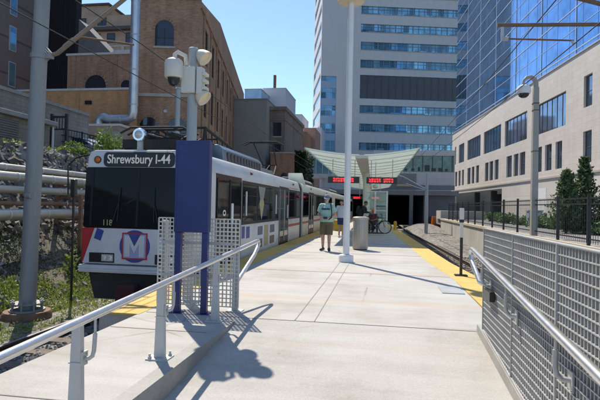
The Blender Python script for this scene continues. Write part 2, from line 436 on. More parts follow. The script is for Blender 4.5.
M['blackcloth'] = mat('black cloth', (.016, .016, .02), .85, 0, .3, 12, bmp=.3, bdist=.02)
M['browncloth'] = mat('brown trousers', (.10, .055, .035), .9, 0, .12, 12)
M['redcloth'] = mat('red cloth', (.11, .035, .035), .9)
M['shoe'] = mat('black shoe', (.014, .014, .016), .5)
M['sole'] = mat('white sole', (.55, .55, .54), .7)
M['fenceblack'] = mat('black fence paint', (.022, .024, .028), .45, .1, .2, 4)
M['tan'] = mat('tan concrete cap', (.42, .36, .27), .9, 0, .12, 2, fine=.1, world=True)
M['decal_brown'] = mat('brown advert', (.16, .10, .075), .5, 0, .4, 3)
M['flat_tan'] = mat('flat tan', (.40, .33, .19), .5, 0, .2, 6)
M['decal_grey'] = mat('grey blue advert', (.10, .12, .15), .5, 0, .5, 4)
M['carblue'] = mat('pale car paint', (.40, .45, .55), .3, .2, .03, 2)
M['evergreen'] = leafmat('evergreen needles', (.06, .10, .04), (.12, .185, .075))
M['shrub'] = leafmat('shrub leaves', (.05, .10, .03), (.11, .19, .06))
M['bush'] = leafmat('bright bush leaves', (.08, .15, .02), (.17, .25, .045))
M['weed'] = leafmat('weeds', (.16, .22, .035), (.30, .36, .08), 1.)
M['darkweed'] = leafmat('dark ground ivy', (.016, .032, .012), (.04, .07, .025), 1.)
M['ivy'] = leafmat('ivy leaves', (.014, .035, .014), (.03, .065, .02))
M['bark'] = mat('bark', (.10, .075, .055), .95, 0, .25, 8)
def canopy_glass():
    m, nt, b = nodes('frosted canopy glass'); v = coords(nt)
    c = ramp(nt, noise(nt, v, .8, 4), [(.3, (.70, .765, .735)), (.7, (.78, .83, .80))])
    nt.links.new(c, b.inputs['Base Color']); b.inputs['Roughness'].default_value = .35
    tr = N(nt, 'ShaderNodeBsdfTranslucent'); nt.links.new(c, tr.inputs['Color'])
    ms = N(nt, 'ShaderNodeMixShader'); ms.inputs[0].default_value = .55
    nt.links.new(b.outputs[0], ms.inputs[1]); nt.links.new(tr.outputs[0], ms.inputs[2])
    nt.links.new(ms.outputs[0], nt.nodes['Material Output'].inputs['Surface'])
    return m
M['canopy'] = canopy_glass()
def clear_glass():
    m, nt, b = nodes('clear pane'); b.inputs['Base Color'].default_value = (.75, .88, .86, 1); b.inputs['Roughness'].default_value = .02
    tr = N(nt, 'ShaderNodeBsdfTransparent'); tr.inputs['Color'].default_value = (.78, .90, .88, 1)
    ms = N(nt, 'ShaderNodeMixShader'); ms.inputs[0].default_value = .7
    nt.links.new(b.outputs[0], ms.inputs[1]); nt.links.new(tr.outputs[0], ms.inputs[2])
    nt.links.new(ms.outputs[0], nt.nodes['Material Output'].inputs['Surface'])
    return m
M['clear'] = clear_glass()
# ------------------------------------------------------------------ camera, sky, sun
cam = D.cameras.new('camera'); co = D.objects.new('camera', cam); COL.objects.link(co); S.camera = co
yaw, pitch, roll = R_(9.4), R_(.65), R_(1.2)
fw = Vector((-math.sin(yaw) * math.cos(pitch), math.cos(yaw) * math.cos(pitch), math.sin(pitch)))
r0 = Vector((math.cos(yaw), math.sin(yaw), 0)); u0 = r0.cross(fw)
rt = r0 * math.cos(roll) + u0 * math.sin(roll); up = u0 * math.cos(roll) - r0 * math.sin(roll)
co.matrix_world = Matrix(((rt.x, up.x, -fw.x, 0), (rt.y, up.y, -fw.y, 0), (rt.z, up.z, -fw.z, 1.4), (0, 0, 0, 1)))
cam.sensor_width = 36; cam.lens = 30; cam.clip_start = .05; cam.clip_end = 9000

SUN_EL, SUN_AZ = 53.5, -33.          # azimuth from +Y towards +X
sd = Vector((math.sin(R_(SUN_AZ)) * math.cos(R_(SUN_EL)), math.cos(R_(SUN_AZ)) * math.cos(R_(SUN_EL)), math.sin(R_(SUN_EL))))
sl = D.lights.new('sun', 'SUN'); sl.energy = 4.3; sl.angle = R_(.53); sl.color = (1., .915, .79)
so = D.objects.new('sun', sl); COL.objects.link(so); so.rotation_euler = (-sd).to_track_quat('-Z', 'Y').to_euler(); so.location = (-30, 60, 80)
W = D.worlds.new('World'); S.world = W; W.use_nodes = True; nt = W.node_tree
sk = nt.nodes.new('ShaderNodeTexSky'); sk.sky_type = 'NISHITA'; sk.sun_disc = False
sk.sun_elevation = R_(SUN_EL); sk.sun_rotation = R_(SUN_AZ); sk.air_density = .9; sk.dust_density = .15; sk.ozone_density = 3.5; sk.altitude = 140
bg = nt.nodes['Background']; bg.inputs['Strength'].default_value = .14
nt.links.new(sk.outputs[0], bg.inputs['Color'])
S.view_settings.view_transform = 'Standard'; S.view_settings.look = 'None'; S.view_settings.gamma = 1; S.view_settings.exposure = .56
S.view_settings.use_curve_mapping = False

def struct(o): o['kind'] = 'structure'; return o
def hsh(x, y, k=0):
    return (math.sin(x * 1.7 + k) * math.cos(y * 1.3 - k * 2) + math.sin(x * 3.9 - y * 2.7 + k) * .5 + math.sin(x * .6 + y * .8 + k * 3) * .7) / 2.2

# ------------------------------------------------------------------ terrain
g = MB(); g.add([(-3000, -3000, -1.5), (3000, -3000, -1.5), (3000, 4000, -1.5), (-3000, 4000, -1.5)], [(0, 1, 2, 3)])
struct(g.build('ground', M['dirt']))
# track trench floor, left and right of the platform
BZ = -1.03
g = MB(); g.box(-7.0, -2.9, -8, 140, -1.45, BZ); struct(g.build('ballast_bed', M['ballast']))
PROF = [(-6.9, -1.10), (-7.5, -1.06), (-8.4, -.80), (-9.2, -.35), (-10., .25), (-11, 1.05), (-12., 2.05), (-13, 3.05), (-13.7, 3.5), (-15, 3.6)]
def bank_z(x):
    for (xa, za), (xb, zb) in zip(PROF, PROF[1:]):
        if xb <= x <= xa: return za + (zb - za) * (xa - x) / (xa - xb)
    return 3.6 if x < -15 else -1.10
b = MB(); NX, NY = 34, 120
for i in range(NX):
    for j in range(NY):
        x = -6.9 - 8.3 * i / (NX - 1); y = -8 + 92. * j / (NY - 1)
        b.v.append((x, y, bank_z(x) + (hsh(x * 1.6, y * 1.6) * .12 if 0 < i < NX - 1 else 0)))
for i in range(NX - 1):
    for j in range(NY - 1):
        a = i * NY + j; b.f.append((a, a + 1, a + NY + 1, a + NY)); b.m.append(0)
struct(b.build('embankment', M['soil'], smooth=True))
g = MB(); g.box(-300, -15.1, -60, 400, 3.2, 3.61); struct(g.build('upper_street', M['asphalt']))
# right of the station: ballast, gravel mound, plaza behind the retaining wall
g = MB(); g.box(1.0, 5.35, -8, 62, -1.45, BZ + .01); struct(g.build('ballast_bed', M['ballast']))
b = MB(); NX, NY = 14, 44
for i in range(NX):
    for j in range(NY):
        u = i / (NX - 1); y = 22 + 38. * j / (NY - 1); x0 = 2.9 - (y - 22) * .028; x = x0 + (5.34 - x0) * u
        b.v.append((x, y, -1.2 + .85 * min(1, max(0, (y - 24) / 26.)) * math.sin(min(1, u * 1.25) * PI / 2) + hsh(x * 3, y * 3) * .05))
for i in range(NX - 1):
    for j in range(NY - 1):
        a = i * NY + j; b.f.append((a, a + 1, a + NY + 1, a + NY)); b.m.append(0)
struct(b.build('gravel_mound', M['ballast2'], smooth=True))
g = MB(); g.box(5.62, 300, -40, 119, -.2, .42); struct(g.build('plaza', M['asphalt']))

# ------------------------------------------------------------------ platform
ROUT = [(2.02, 6.0), (1.99, 10.4), (1.76, 13.4), (1.5, 20.), (1.04, 32), (.28, 48), (.05, 60)]
def rout(y):
    for (xa, ya), (xb, yb) in zip(ROUT, ROUT[1:]):
        if ya <= y <= yb: return xa + (xb - xa) * (y - ya) / (yb - ya)
    return ROUT[0][0] if y < 6 else .05
SW = .57
left = [(-2.98, 6.55), (-2.98, 60)]
poly = [(-3.0, -4), (-1.85, -4), (-1.85, 6.0), (1.42, 6.0)] + [(x - SW, y) for x, y in ROUT[1:]] + [(-2.98, 60), (-2.98, 6.6), (-3.0, 6.6)]
p = MB(); p.prism(poly, -1.3, 0, 'z'); plat = struct(p.build('platform', M['concrete']))
p = MB()
for ya, yb in [(6.0, 10.4), (10.4, 13.4), (13.4, 20), (20, 32), (32, 48), (48, 60)]:
    xa, xb = rout(ya), rout(yb)
    p.prism([(xa - SW + (.0 if ya > 6 else 0), ya), (xa, ya), (xb, yb), (xb - SW, yb)], -.018, .004, 'z')
struct(p.build('tactile_edge', M['tactile']))
p = MB()
for ya, yb in [(6.0, 10.4), (10.4, 13.4), (13.4, 20), (20, 32), (32, 48), (48, 60)]:
    xa, xb = rout(ya) - .02, rout(yb) - .02
    p.prism([(xa - SW + .02, ya), (xa, ya), (xb, yb), (xb - SW + .02, yb)], -1.29, -.018, 'z')
struct(p.build('platform_face', M['curb']))
p = MB(); p.box(-3.56, -2.98, 5.86, 60, -.018, .004); struct(p.build('tactile_edge', M['tactile']))
p = MB(); p.box(-3.53, -2.99, 5.88, 60, -1.29, -.018); struct(p.build('platform_face', M['curb']))
# ramp that falls towards the camera
SL = .094
def rz(y): return min(0, -(6.0 - y) * SL)
p = MB(); p.prism([(6.0, 0), (-4, rz(-4)), (-4, -1.3), (6.0, -1.3)], -1.85, 1.16, 'x'); struct(p.build('ramp', M['concrete']))
p = MB(); p.prism([(5.98, .006), (5.98, .09), (5.86, .09), (-4, rz(-4) + .12), (-4, rz(-4) + .002)], 1.085, 1.17, 'x'); struct(p.build('ramp_kerb', M['curb']))
p = MB(); p.prism([(5.8, .0035), (-4, .0035), (-4, rz(-4) - .1), (5.8, -.05)], -1.853, -1.72, 'x')
struct(p.build('slab_kerb', M['curb']))
# joints
p = MB()
for y in (6.0, 10.6, 14.9, 19.2, 23.5, 28., 33.):
    p.box(-2.95, rout(y) - SW - .02, y - .0045, y + .0045, .0, .0045)
for x in (-1.03, -.79): p.box(x - .006, x + .006, 6.03, 12.5, .0, .0045)
for y in (1.6, 3.8): p.add([(-1.7, y - .006, rz(y) + .004), (1.04, y - .006, rz(y) + .004), (1.04, y + .006, rz(y + .012) + .004), (-1.7, y + .006, rz(y + .012) + .004)], [(0, 1, 2, 3)])
for y in (1.2, 3.2, 5.2): p.box(-2.98, -1.86, y - .006, y + .006, .0, .0045)
struct(p.build('expansion_joint', M['joint']))
p = MB(); p.box(1.0, 1.36, 8.55, 9.25, .002, .012); tag(p.build('access_cover', M['polegrey'], origin=(1.15, 9.05, 0)), 'grey steel access cover let into the platform floor beside the right yellow strip', 'cover')

# ------------------------------------------------------------------ tracks
def railway(name, label, path, rails, ties):
    t = thing(name, label, 'track', (path[0][0], path[0][1], BZ))
    for off in rails:
        m = MB()
        pts = [Vector((x + off, y, BZ)) for x, y in path]
        prof = [(-.07, .012), (.07, .012), (.07, .03), (.026, .05), (.022, .155), (.036, .17), (.036, .20), (.028, .21), (-.028, .21), (-.036, .20), (-.036, .17), (-.022, .155), (-.026, .05), (-.07, .03)]
        k = len(prof); vs = [(p.x + u, p.y, p.z + w) for p in pts for u, w in prof]; m.v = vs
        for i in range(len(pts) - 1):
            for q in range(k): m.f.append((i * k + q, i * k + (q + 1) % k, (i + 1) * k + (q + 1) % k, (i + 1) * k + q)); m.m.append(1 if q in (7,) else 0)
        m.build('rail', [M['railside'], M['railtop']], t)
    for x, y in ties:
        m = MB(); m.box(x - 1.25, x + 1.25, y - .12, y + .12, BZ - .08, BZ + .045); m.build('sleeper', M['tie'], t)
    return t
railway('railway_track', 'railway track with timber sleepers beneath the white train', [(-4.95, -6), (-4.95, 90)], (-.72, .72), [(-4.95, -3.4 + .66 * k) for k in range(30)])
rp = [(x + 1.43, y) for x, y in [(2.02, -6)] + ROUT[1:]] + [(1.2, 70)]
def rcx(y): return rout(y) + 1.43
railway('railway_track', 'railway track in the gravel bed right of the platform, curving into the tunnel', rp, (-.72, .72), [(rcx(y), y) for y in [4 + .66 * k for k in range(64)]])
def stones(name, n, gen, smin, smax, m):
    b = MB()
    for _ in range(n):
        x, y, z = gen(); s = random.uniform(smin, smax); q = Quaternion((random.gauss(0, 1), random.gauss(0, 1), random.gauss(0, 1), random.gauss(0, 1))).normalized()
        pts = [q @ Vector((sx * s * random.uniform(.6, 1.1), sy * s * random.uniform(.5, .95), sz * s * random.uniform(.4, .8))) for sz in (-1, 1) for sy in (-1, 1) for sx in (-1, 1)]
        b.add([(x + v.x, y + v.y, z + v.z) for v in pts], [(0, 2, 3, 1), (4, 5, 7, 6), (0, 1, 5, 4), (2, 6, 7, 3), (0, 4, 6, 2), (1, 3, 7, 5)])
    o = b.build(name, m); o['kind'] = 'stuff'; return o
U = random.uniform
stones('ballast_stones', 4200, lambda: (U(-5.45, -3.05), U(2.2, 9.2), BZ + U(-.01, .035)), .018, .038, M['chip'])
stones('ballast_stones', 4500, lambda: (lambda y: (U(rout(y) + .1, 5.3), y, BZ + U(0, .04)))(U(8, 26)), .02, .045, M['chip'])
def bk():
    x = -10.2 - 3.4 * random.random() ** .8; y = U(8, 40); return (x, y, bank_z(x) + U(-.02, .12))
stones('bank_stones', 4200, bk, .05, .15, M['stone'])
def bk2():
    x = U(-10.3, -6.9); y = U(7, 26); return (x, y, bank_z(x) + U(-.02, .06))
stones('bank_stones', 1300, bk2, .03, .09, M['stone'])
# weeds on the near bank
def weeds(name, n, gen, hmin, hmax, m, leafy=0.5):
    b = MB()
    for _ in range(n):
        x, y, z = gen(); h = U(hmin, hmax); a = U(0, 2 * PI); w = h * U(.10, .2)
        if random.random() < leafy:
            for k in range(3): b.leaf((x + U(-.06, .06), y + U(-.06, .06), z + U(.02, h)), h * U(.25, .48), up=.8)
        else:
            lx, ly = U(-.4, .4) * h, U(-.4, .4) * h
            b.add([(x - w * math.cos(a), y - w * math.sin(a), z), (x + w * math.cos(a), y + w * math.sin(a), z), (x + lx, y + ly, z + h)], [(0, 1, 2)])
    o = b.build(name, m, fix=False); o['kind'] = 'stuff'; return o
def wg():
    while True:
        x = U(-9.3, -6.3); y = U(6.5, 18.5)
        if hsh(x * .9, y * .9, 2.) + U(-.35, .35) > -.75 and x > -9.0 + (y - 7) * .03 and math.hypot(x + 7.2, y - 9.3) > .62: return x, y, bank_z(x) - .02
weeds('weeds', 48000, wg, .05, .15, M['weed'], .25)
def wg2():
    while True:
        x = U(-10.6, -7.4); y = U(5, 20)
        if hsh(x * .8, y * .8, 5.) + U(-.4, .4) > -.5 and math.hypot(x + 7.2, y - 9.3) > .62: return x, y, bank_z(x) - .02
weeds('ground_ivy', 26000, wg2, .05, .12, M['darkweed'], .7)
def wg3():
    x = U(-14.6, -12.9); y = U(12, 40); return x, y, bank_z(x) - .02
weeds('weeds', 2600, wg3, .08, .25, M['weed'], .6)

# ------------------------------------------------------------------ left ramp handrail
h = thing('handrail', 'brushed steel handrail on tapered posts along the low kerb', 'handrail', (-1.95, 5.0, 0))
def lz(y): return .62 + (y - 2.3) * .047
X0 = -1.85
m = MB(); m.tube([(X0, -2.5, lz(-2.5)), (X0, 7.28, lz(7.28)), (X0, 7.4, lz(7.4) - .01), (X0, 7.44, lz(7.4) - .05), (X0 - .01, 7.2, .66), (X0 - .05, 6.45, .36)], .028, 16)
m.build('rail', M['railsteel'], h, smooth=True)
for y in (-1.4, .15, 1.65, 3.0, 4.25, 5.75):
    xp = -1.95; top = lz(y) - .035
    m = MB(); m.bar((xp, y, .012), (xp, y, top), .10, .045, (0, 1, 0), .062, .04); m.bar((xp, y, top * .55), (xp, y, top * .55 + .012), .094, .055, (0, 1, 0))
    po = m.build('post', M['greypaint'], h, bevel=.004)
    m = MB(); m.box(xp - .1, xp + .1, y - .085, y + .085, 0, .014)
    for i in (-1, 1):
        for j in (-1, 1): m.cyl((xp + .07 * i, y + .06 * j, .014), (xp + .07 * i, y + .06 * j, .055), .011, n=8); m.cyl((xp + .07 * i, y + .06 * j, .014), (xp + .07 * i, y + .06 * j, .03), .018, n=6)
    m.build('base_plate', M['greypaint'], po)
    m = MB(); zb = top - .24
    m.box(xp + .045, xp + .058, y - .03, y + .03, zb - .045, zb + .045)
    m.tube([(xp + .055, y, zb), (xp + .085, y + .0, zb), (xp + .105, y + .005, zb + .015), (xp + .112, y + .01, zb + .05), (xp + .112, y + .02, zb + .16)], .014, 10)
    m.cyl((xp + .112, y + .02, zb + .15), (X0 + .004, y + .03, lz(y + .03) - .022), .009, n=8)
    for dz in (-.025, .025): m.cyl((xp + .058, y + .015, zb + dz), (xp + .064, y + .015, zb + dz), .007, n=6)
    m.build('bracket', M['galv'], po, smooth=True)

# ------------------------------------------------------------------ wire mesh guard at the end of the left slab
t = thing('mesh_guard', 'grey wire mesh guard panel closing the platform end behind the blue sign', 'guard', (-2.4, 6.3, 0))
m = MB(); x0, x1, z0, z1, yy = -2.95, -1.83, .06, 1.2, 6.3
n = 21
for i in range(n + 1):
    x = x0 + (x1 - x0) * i / n; m.bar((x, yy, z0), (x, yy, z1), .016, .010)
n = 21
for i in range(n + 1):
    z = z0 + (z1 - z0) * i / n; m.bar((x0, yy + .009, z), (x1, yy + .009, z), .010, .016)
m.build('wire_panel', M['ivory'], t)
for x in (-2.88, -1.885):
    m = MB(); m.box(x - .04, x + .04, yy + .02, yy + .075, .012, 1.17 if x < -2 else .8); po = m.build('post', M['greypaint'], t, bevel=.004)
    m = MB(); m.box(x - .1, x + .1, yy - .05, yy + .14, 0, .012); m.build('base_plate', M['greypaint'], po)
for z in (.45, .88):
    m = MB(); m.box(-2.9, -1.9, yy - .012, yy - .006, z - .02, z + .02); m.build('clamp_strip', M['galv'], t)

# ------------------------------------------------------------------ blue sign
t = thing('platform_sign', 'tall dark blue sign panel on two square legs, its blank side towards the ramp', 'sign', (-2.38, 6.08, 0))
m = MB(); m.box(-2.625, -2.165, 6.03, 6.14, 1.03, 2.2); pn = m.build('panel', M['signblue'], t, bevel=.012)
m = MB()
for z in (1.07, 2.16): m.box(-2.60, -2.19, 6.026, 6.03, z - .012, z + .012)
for x in (-2.595, -2.195): m.box(x - .008, x + .008, 6.0265, 6.03, 1.09, 2.14)
m.build('edge_trim', M['signblue'], pn)
for x in (-2.575, -2.215):
    m = MB(); m.box(x - .04, x + .04, 6.05, 6.125, .01, 1.03); m.build('leg', M['signblue'], t, bevel=.006)
    m = MB(); m.box(x - .08, x + .08, 6.0, 6.17, 0, .01); m.build('foot_plate', M['signblue'], t)

# ------------------------------------------------------------------ equipment pole behind the sign
t = thing('equipment_pole', 'grey platform pole with a white dome camera, cabinet and pale horn loudspeakers', 'pole', (-2.70, 6.75, 0))
px, py = -2.70, 6.75
m = MB(); m.cyl((px, py, .02), (px, py, 3.6), .078, .07, 24); m.cyl((px, py, 3.6), (px, py, 3.615), .072, .06, 24); m.build('shaft', M['polegrey'], t, smooth=True)
m = MB(); m.cyl((px, py, 0), (px, py, .03), .17, n=20); m.build('base_flange', M['polegrey'], t)
m = MB(); m.box(px - .12, px + .075, py - .15, py - .08, 2.95, 3.32); cb = m.build('cabinet', M['ivory'], t, bevel=.012)
m = MB(); m.box(px + .085, px + .17, py - .10, py + .04, 2.94, 3.32); m.build('side_cabinet', M['ivory'], t, bevel=.012)
m = MB()
for k in range(3): m.box(px + .17, px + .23, py - .1 + .0, py + .04, 3.0 + k * .1, 3.045 + k * .1)
m.build('bracket_block', M['ivory'], t, bevel=.008)
cx, cz = px - .20, 3.24
m = MB(); m.lathe([(.001, .17), (.07, .168), (.115, .14), (.128, .10), (.128, -.08), (.115, -.10)], (cx, py - .2, cz), 24)
dc = m.build('dome_camera', M['ivory'], t, smooth=True)
m = MB(); m.lathe([(.085, -.10), (.08, -.15), (.055, -.20), (.001, -.22)], (cx, py - .2, cz), 20); m.build('lens_dome', M['dglass'], dc, smooth=True)
m = MB(); m.tube([(px - .06, py - .1, 3.34), (px - .06, py - .14, 3.46), (cx + .05, py - .2, 3.50), (cx + .01, py - .2, 3.47), (cx, py - .2, 3.40)], .03, 10); m.build('camera_arm', M['ivory'], dc, smooth=True)
def horn(z, yaw_, s=1.):
    ax = Vector((math.sin(yaw_), -math.cos(yaw_), -.12)).normalized(); c = Vector((px, py, z)) + ax * .1
    m = MB(); m.lathe([(.05, -.02), (.055, .03), (.07, .06), (.105, .16), (.155, .24), (.17, .27), (.16, .268), (.13, .2), (.001, .14)], c, 24, None, ax)
    m.cyl((px, py, z), c, .025); return m.build('horn_speaker', M['ivory'], t, smooth=True)
def bell(z, s):
    m = MB(); ax = Vector((.75, -.1, -.66)).normalized(); c = Vector((px, py, z)) + Vector((.10, 0, .06))
    m.lathe([(.03, -.05), (.05, -.03), (.085, .02), (.105, .07), (.115, .12), (.11, .125), (.09, .08), (.001, .06)], c, 24, None, ax)
    m.cyl((px + .05, py, z + .06), c, .022); return m.build('horn_speaker', M['cream'], t, smooth=True)
bell(3.47, 1); bell(2.90, 1)
M['backing'] = mat('grey backing sheet', (.075, .075, .08), .7, .1, .1, 3)
# ------------------------------------------------------------------ right ramp guard of steel grating
t = thing('grating_guard', 'tall galvanised grating guard beside the ramp, with a small black light fitting', 'guard', (1.1, 3, 0))
xg = 1.115; PY = [5.72, 4.5, 3.4, 2.3, 1.2, .1, -1.0]
for ya, yb in zip(PY, PY[1:]):
    m = MB(); top = 1.19
    nz = 0; z = top
    while True:
        # a flat bar runs from the far end towards the camera until it meets the sloping toe
        if z < rz(yb) + .13: break
        y_far = ya - .006; zt = z - .13
        if zt < rz(ya): y_far = min(y_far, 6.0 + zt / SL)
        if y_far > yb + .02: m.box(xg - .016, xg + .014, yb + .006, y_far, z - .007, z + .001)
        z -= .0605
    k = int(round((ya - yb) / .048))
    for i in range(1, k):
        y = ya + (yb - ya) * i / k; m.box(xg - .013, xg + .012, y - .0045, y + .0045, rz(y) + .125, top - .003)
    pn = m.build('grating_panel', M['galv'], t)
    m = MB(); m.add([(xg + sx, y, zz) for sx in (.016, .020) for y in (yb + .005, ya - .005) for zz in (rz(y) + .128, top)], [(0, 1, 3, 2), (4, 6, 7, 5), (0, 2, 6, 4), (1, 5, 7, 3), (0, 4, 5, 1), (2, 3, 7, 6)]); m.build('backing_sheet', M['backing'], pn)
    m = MB(); m.box(xg - .024, xg + .024, yb + .004, ya - .004, top + .0015, top + .008)
    ds = 1e-4
    m.add([(xg + sx * .024, y, rz(y) + dz) for y in (yb + .004, ya - .004) for dz in (.118, .126) for sx in (-1, 1)], [(0, 1, 3, 2), (4, 6, 7, 5), (0, 2, 6, 4), (1, 5, 7, 3), (0, 4, 5, 1), (2, 3, 7, 6)])
    build_each(m, 'edge_bar', M['galv'], pn)
for y in PY:
    m = MB(); m.box(xg + .026, xg + .085, y - .03, y + .03, rz(y) + .002, 1.17); m.box(xg - .024, xg + .024, y - .0035, y + .0035, rz(y) + .12, 1.192); m.build('post', M['greypaint'], t)
m = MB(); m.box(xg - .075, xg - .024, 5.1, 5.42, .50, .60); m.build('light_fitting', M['panelblack'], t, bevel=.008)

h = thing('handrail', 'brushed steel handrail bracketed to the grating guard', 'handrail', (1.0, 4, .7))
XR = 1.015
def rrz(y): return rz(y) + .955 - (.0 if y > 5.9 else 0)
m = MB(); m.tube([(XR, -2.4, rrz(-2.4)), (XR, 5.88, rrz(5.88)), (XR, 5.98, rrz(5.95) - .01), (XR, 6.02, .88), (XR + .005, 5.99, .8), (XR + .03, 5.62, .62), (XR + .07, 5.6, .6)], .028, 16)
m.build('rail', M['railsteel'], h, smooth=True)
for y in (5.35, 4.35, 3.15, 2.0, .9, -.2):
    z = rrz(y)
    m = MB()
    m.cyl((XR, y, z - .02), (XR + .0, y, z - .13), .009, n=8)
    m.tube([(XR, y, z - .10), (XR, y, z - .20), (XR + .008, y - .01, z - .245), (XR + .03, y - .02, z - .265), (XR + .085, y - .03, z - .265)], .0155, 10)
    m.box(XR + .072, XR + .084, y - .065, y + .005, z - .32, z - .21)
    m.build('bracket', M['galv'], h, smooth=True)

# ------------------------------------------------------------------ white light pole, bin, bollards
t = thing('light_pole', 'white platform light pole topped with a cream disc reflector', 'lamp', (-.89, 12.69, 0))
lx, ly = -.89, 12.69
m = MB(); m.cyl((lx, ly, .2), (lx, ly, 8.4), .083, .076, 28); m.build('shaft', M['whitepaint'], t, smooth=True)
m = MB(); m.lathe([(.19, 0), (.19, .15), (.165, .19), (.082, .195)], (lx, ly, 0), 10); m.build('base_cover', M['whitepaint'], t, bevel=.01)
m = MB(); m.lathe([(.079, .06), (.28, .05), (.34, .02), (.345, 0.), (.33, -.012), (.079, -.03)], (lx, ly, 6.62), 36); m.build('disc_reflector', M['cream'], t, smooth=True)
m = MB(); m.box(lx - .035, lx + .035, ly - .088, ly - .07, .55, .75); m.build('access_door', M['whitepaint'], t)

t = thing('litter_bin', 'tall round brushed metal litter bin beside the white light pole', 'bin', (-.70, 16.5, 0))
bx, by = -.70, 16.5
m = MB(); m.lathe([(.24, .03), (.25, .06), (.25, .98), (.24, 1.0)], (bx, by, 0), 32); m.build('body', M['steelbin'], t, smooth=True)
m = MB(); m.lathe([(.256, .985), (.262, 1.0), (.262, 1.045), (.24, 1.07), (.15, 1.085), (.14, 1.04), (.001, 1.02)], (bx, by, 0), 32); m.build('lid', M['steelbin'], t, smooth=True)
m = MB(); m.lathe([(.22, 0), (.22, .03)], (bx, by, 0), 24); m.build('foot_ring', M['dark'], t)

t = thing('marker_post', 'slim black and white marker post standing on the right yellow strip', 'post', (1.64, 10.89, 0))
mx, my = 1.64, 10.89
m = MB(); m.bar((mx, my, .02), (mx, my, .80), .055, .055, (0, 1, 0)); m.build('lower_post', M['panelblack'], t, bevel=.006)
m = MB(); m.bar((mx, my, .80), (mx, my, 1.12), .07, .03, (0, 1, 0)); m.bar((mx, my, 1.18), (mx, my, 1.42), .09, .03, (0, 1, 0)); m.build('upper_post', M['ivory'], t, bevel=.005)
m = MB(); m.bar((mx, my, 1.12), (mx, my, 1.18), .092, .034, (0, 1, 0)); m.build('black_collar', M['panelblack'], t)
m = MB(); m.box(mx - .13, mx + .13, my - .09, my + .09, .004, .03); m.build('base_plate', M['panelblack'], t, bevel=.008)

def bollard(x, y, hh, label):
    m = MB(); m.lathe([(.1, 0), (.1, hh - .08), (.085, hh - .03), (.04, hh), (.001, hh + .005)], (x, y, 0), 18); m.lathe([(.104, hh - .3), (.104, hh - .22)], (x, y, 0), 18)
    return tag(m.build('bollard', M['yellow'], origin=(x, y, 0), smooth=True), label, 'bollard')
bollard(.80, 32., .55, 'small yellow bollard on the right platform edge near the tunnel mouth')
m = MB(); m.box(-2.75, -2.2, 28.6, 29.2, .01, .62)
tag(m.build('grit_box', M['yellow'], origin=(-2.45, 28.9, 0), bevel=.03), 'yellow box low on the platform behind the man in the mint shirt', 'box')

# ------------------------------------------------------------------ retaining wall, fence, path beyond
t = thing('retaining_wall', 'pale concrete retaining wall with a tan coping beneath the black fence', 'wall', (5.5, 20, -1.2))
m = MB(); y = -6
while y < 48:
    m.box(5.35, 5.62, y + .006, min(48, y + 3.0) - .006, -1.44, .36); y += 3.
m.build('wall_panel', M['wallconc'], t)
m = MB(); m.box(5.28, 5.70, -6, 48, .36, .49); m.build('coping', M['tan'], t)
def fence(label, posts, x, z0, zt):
    t = thing('picket_fence', label, 'fence', (x, posts[0], z0))
    for y in posts:
        m = MB(); m.box(x - .038, x + .038, y - .038, y + .038, z0, zt + .06); m.box(x - .045, x + .045, y - .045, y + .045, zt + .06, zt + .075); m.build('post', M['fenceblack'], t)
    for z in (z0 + .17, zt - .19, zt - .03):
        m = MB(); m.box(x - .02, x + .02, posts[0] + .04, posts[-1] - .04, z - .018, z + .018); build_each(m, 'rail', M['fenceblack'], t)
    m = MB(); y = posts[0] + .15
    while y < posts[-1] - .05:
        if min(abs(y - q) for q in posts) > .06: m.box(x - .005, x + .005, y - .005, y + .005, z0 + .06, zt + .03)
        y += .15
    m.build('picket_infill', M['fenceblack'], t)
fence('black steel picket fence on the retaining wall', [9.75 + 2.4 * k for k in range(15)], 5.48, .49, 1.80)
m = MB(); m.box(5.75, 8.0, -6, 110, .4, .424); struct(m.build('path', M['asphalt']))
t = thing('camera_pole', 'square tapered grey brown pole with a hooked top carrying a dome camera', 'pole', (5.45, 19.55, .49))
cx, cy = 5.45, 19.4
m = MB(); m.bar((cx, cy, .49), (cx, cy, 5.9), .22, .22, (0, 1, 0), .185, .185); m.tube([(cx, cy, 5.88), (cx, cy, 6.05), (cx - .05, cy, 6.2), (cx - .17, cy, 6.3), (cx - .32, cy, 6.28), (cx - .42, cy, 6.17), (cx - .44, cy, 6.02)], [.095, .09, .085, .075, .065, .055, .05], 12)
m.build('shaft', mat('grey brown pole paint', (.34, .32, .285), .6, .1, .1, 2), t, smooth=True)
m = MB()
for z in (3.55, 5.05, 5.3): m.box(cx - .108, cx + .108, cy - .108, cy + .108, z, z + .035)
build_each(m, 'strap', M['rust'], t)
m = MB(); m.lathe([(.001, .21), (.12, .2), (.21, .15), (.245, .06), (.245, -.08), (.22, -.12)], (cx - .42, cy, 5.80), 24); dm = m.build('dome_camera', M['whitepaint'], t, smooth=True)
m = MB(); m.lathe([(.195, -.12), (.17, -.2), (.09, -.26), (.001, -.28)], (cx - .42, cy, 5.80), 20); m.build('lens_dome', M['dglass'], dm, smooth=True)

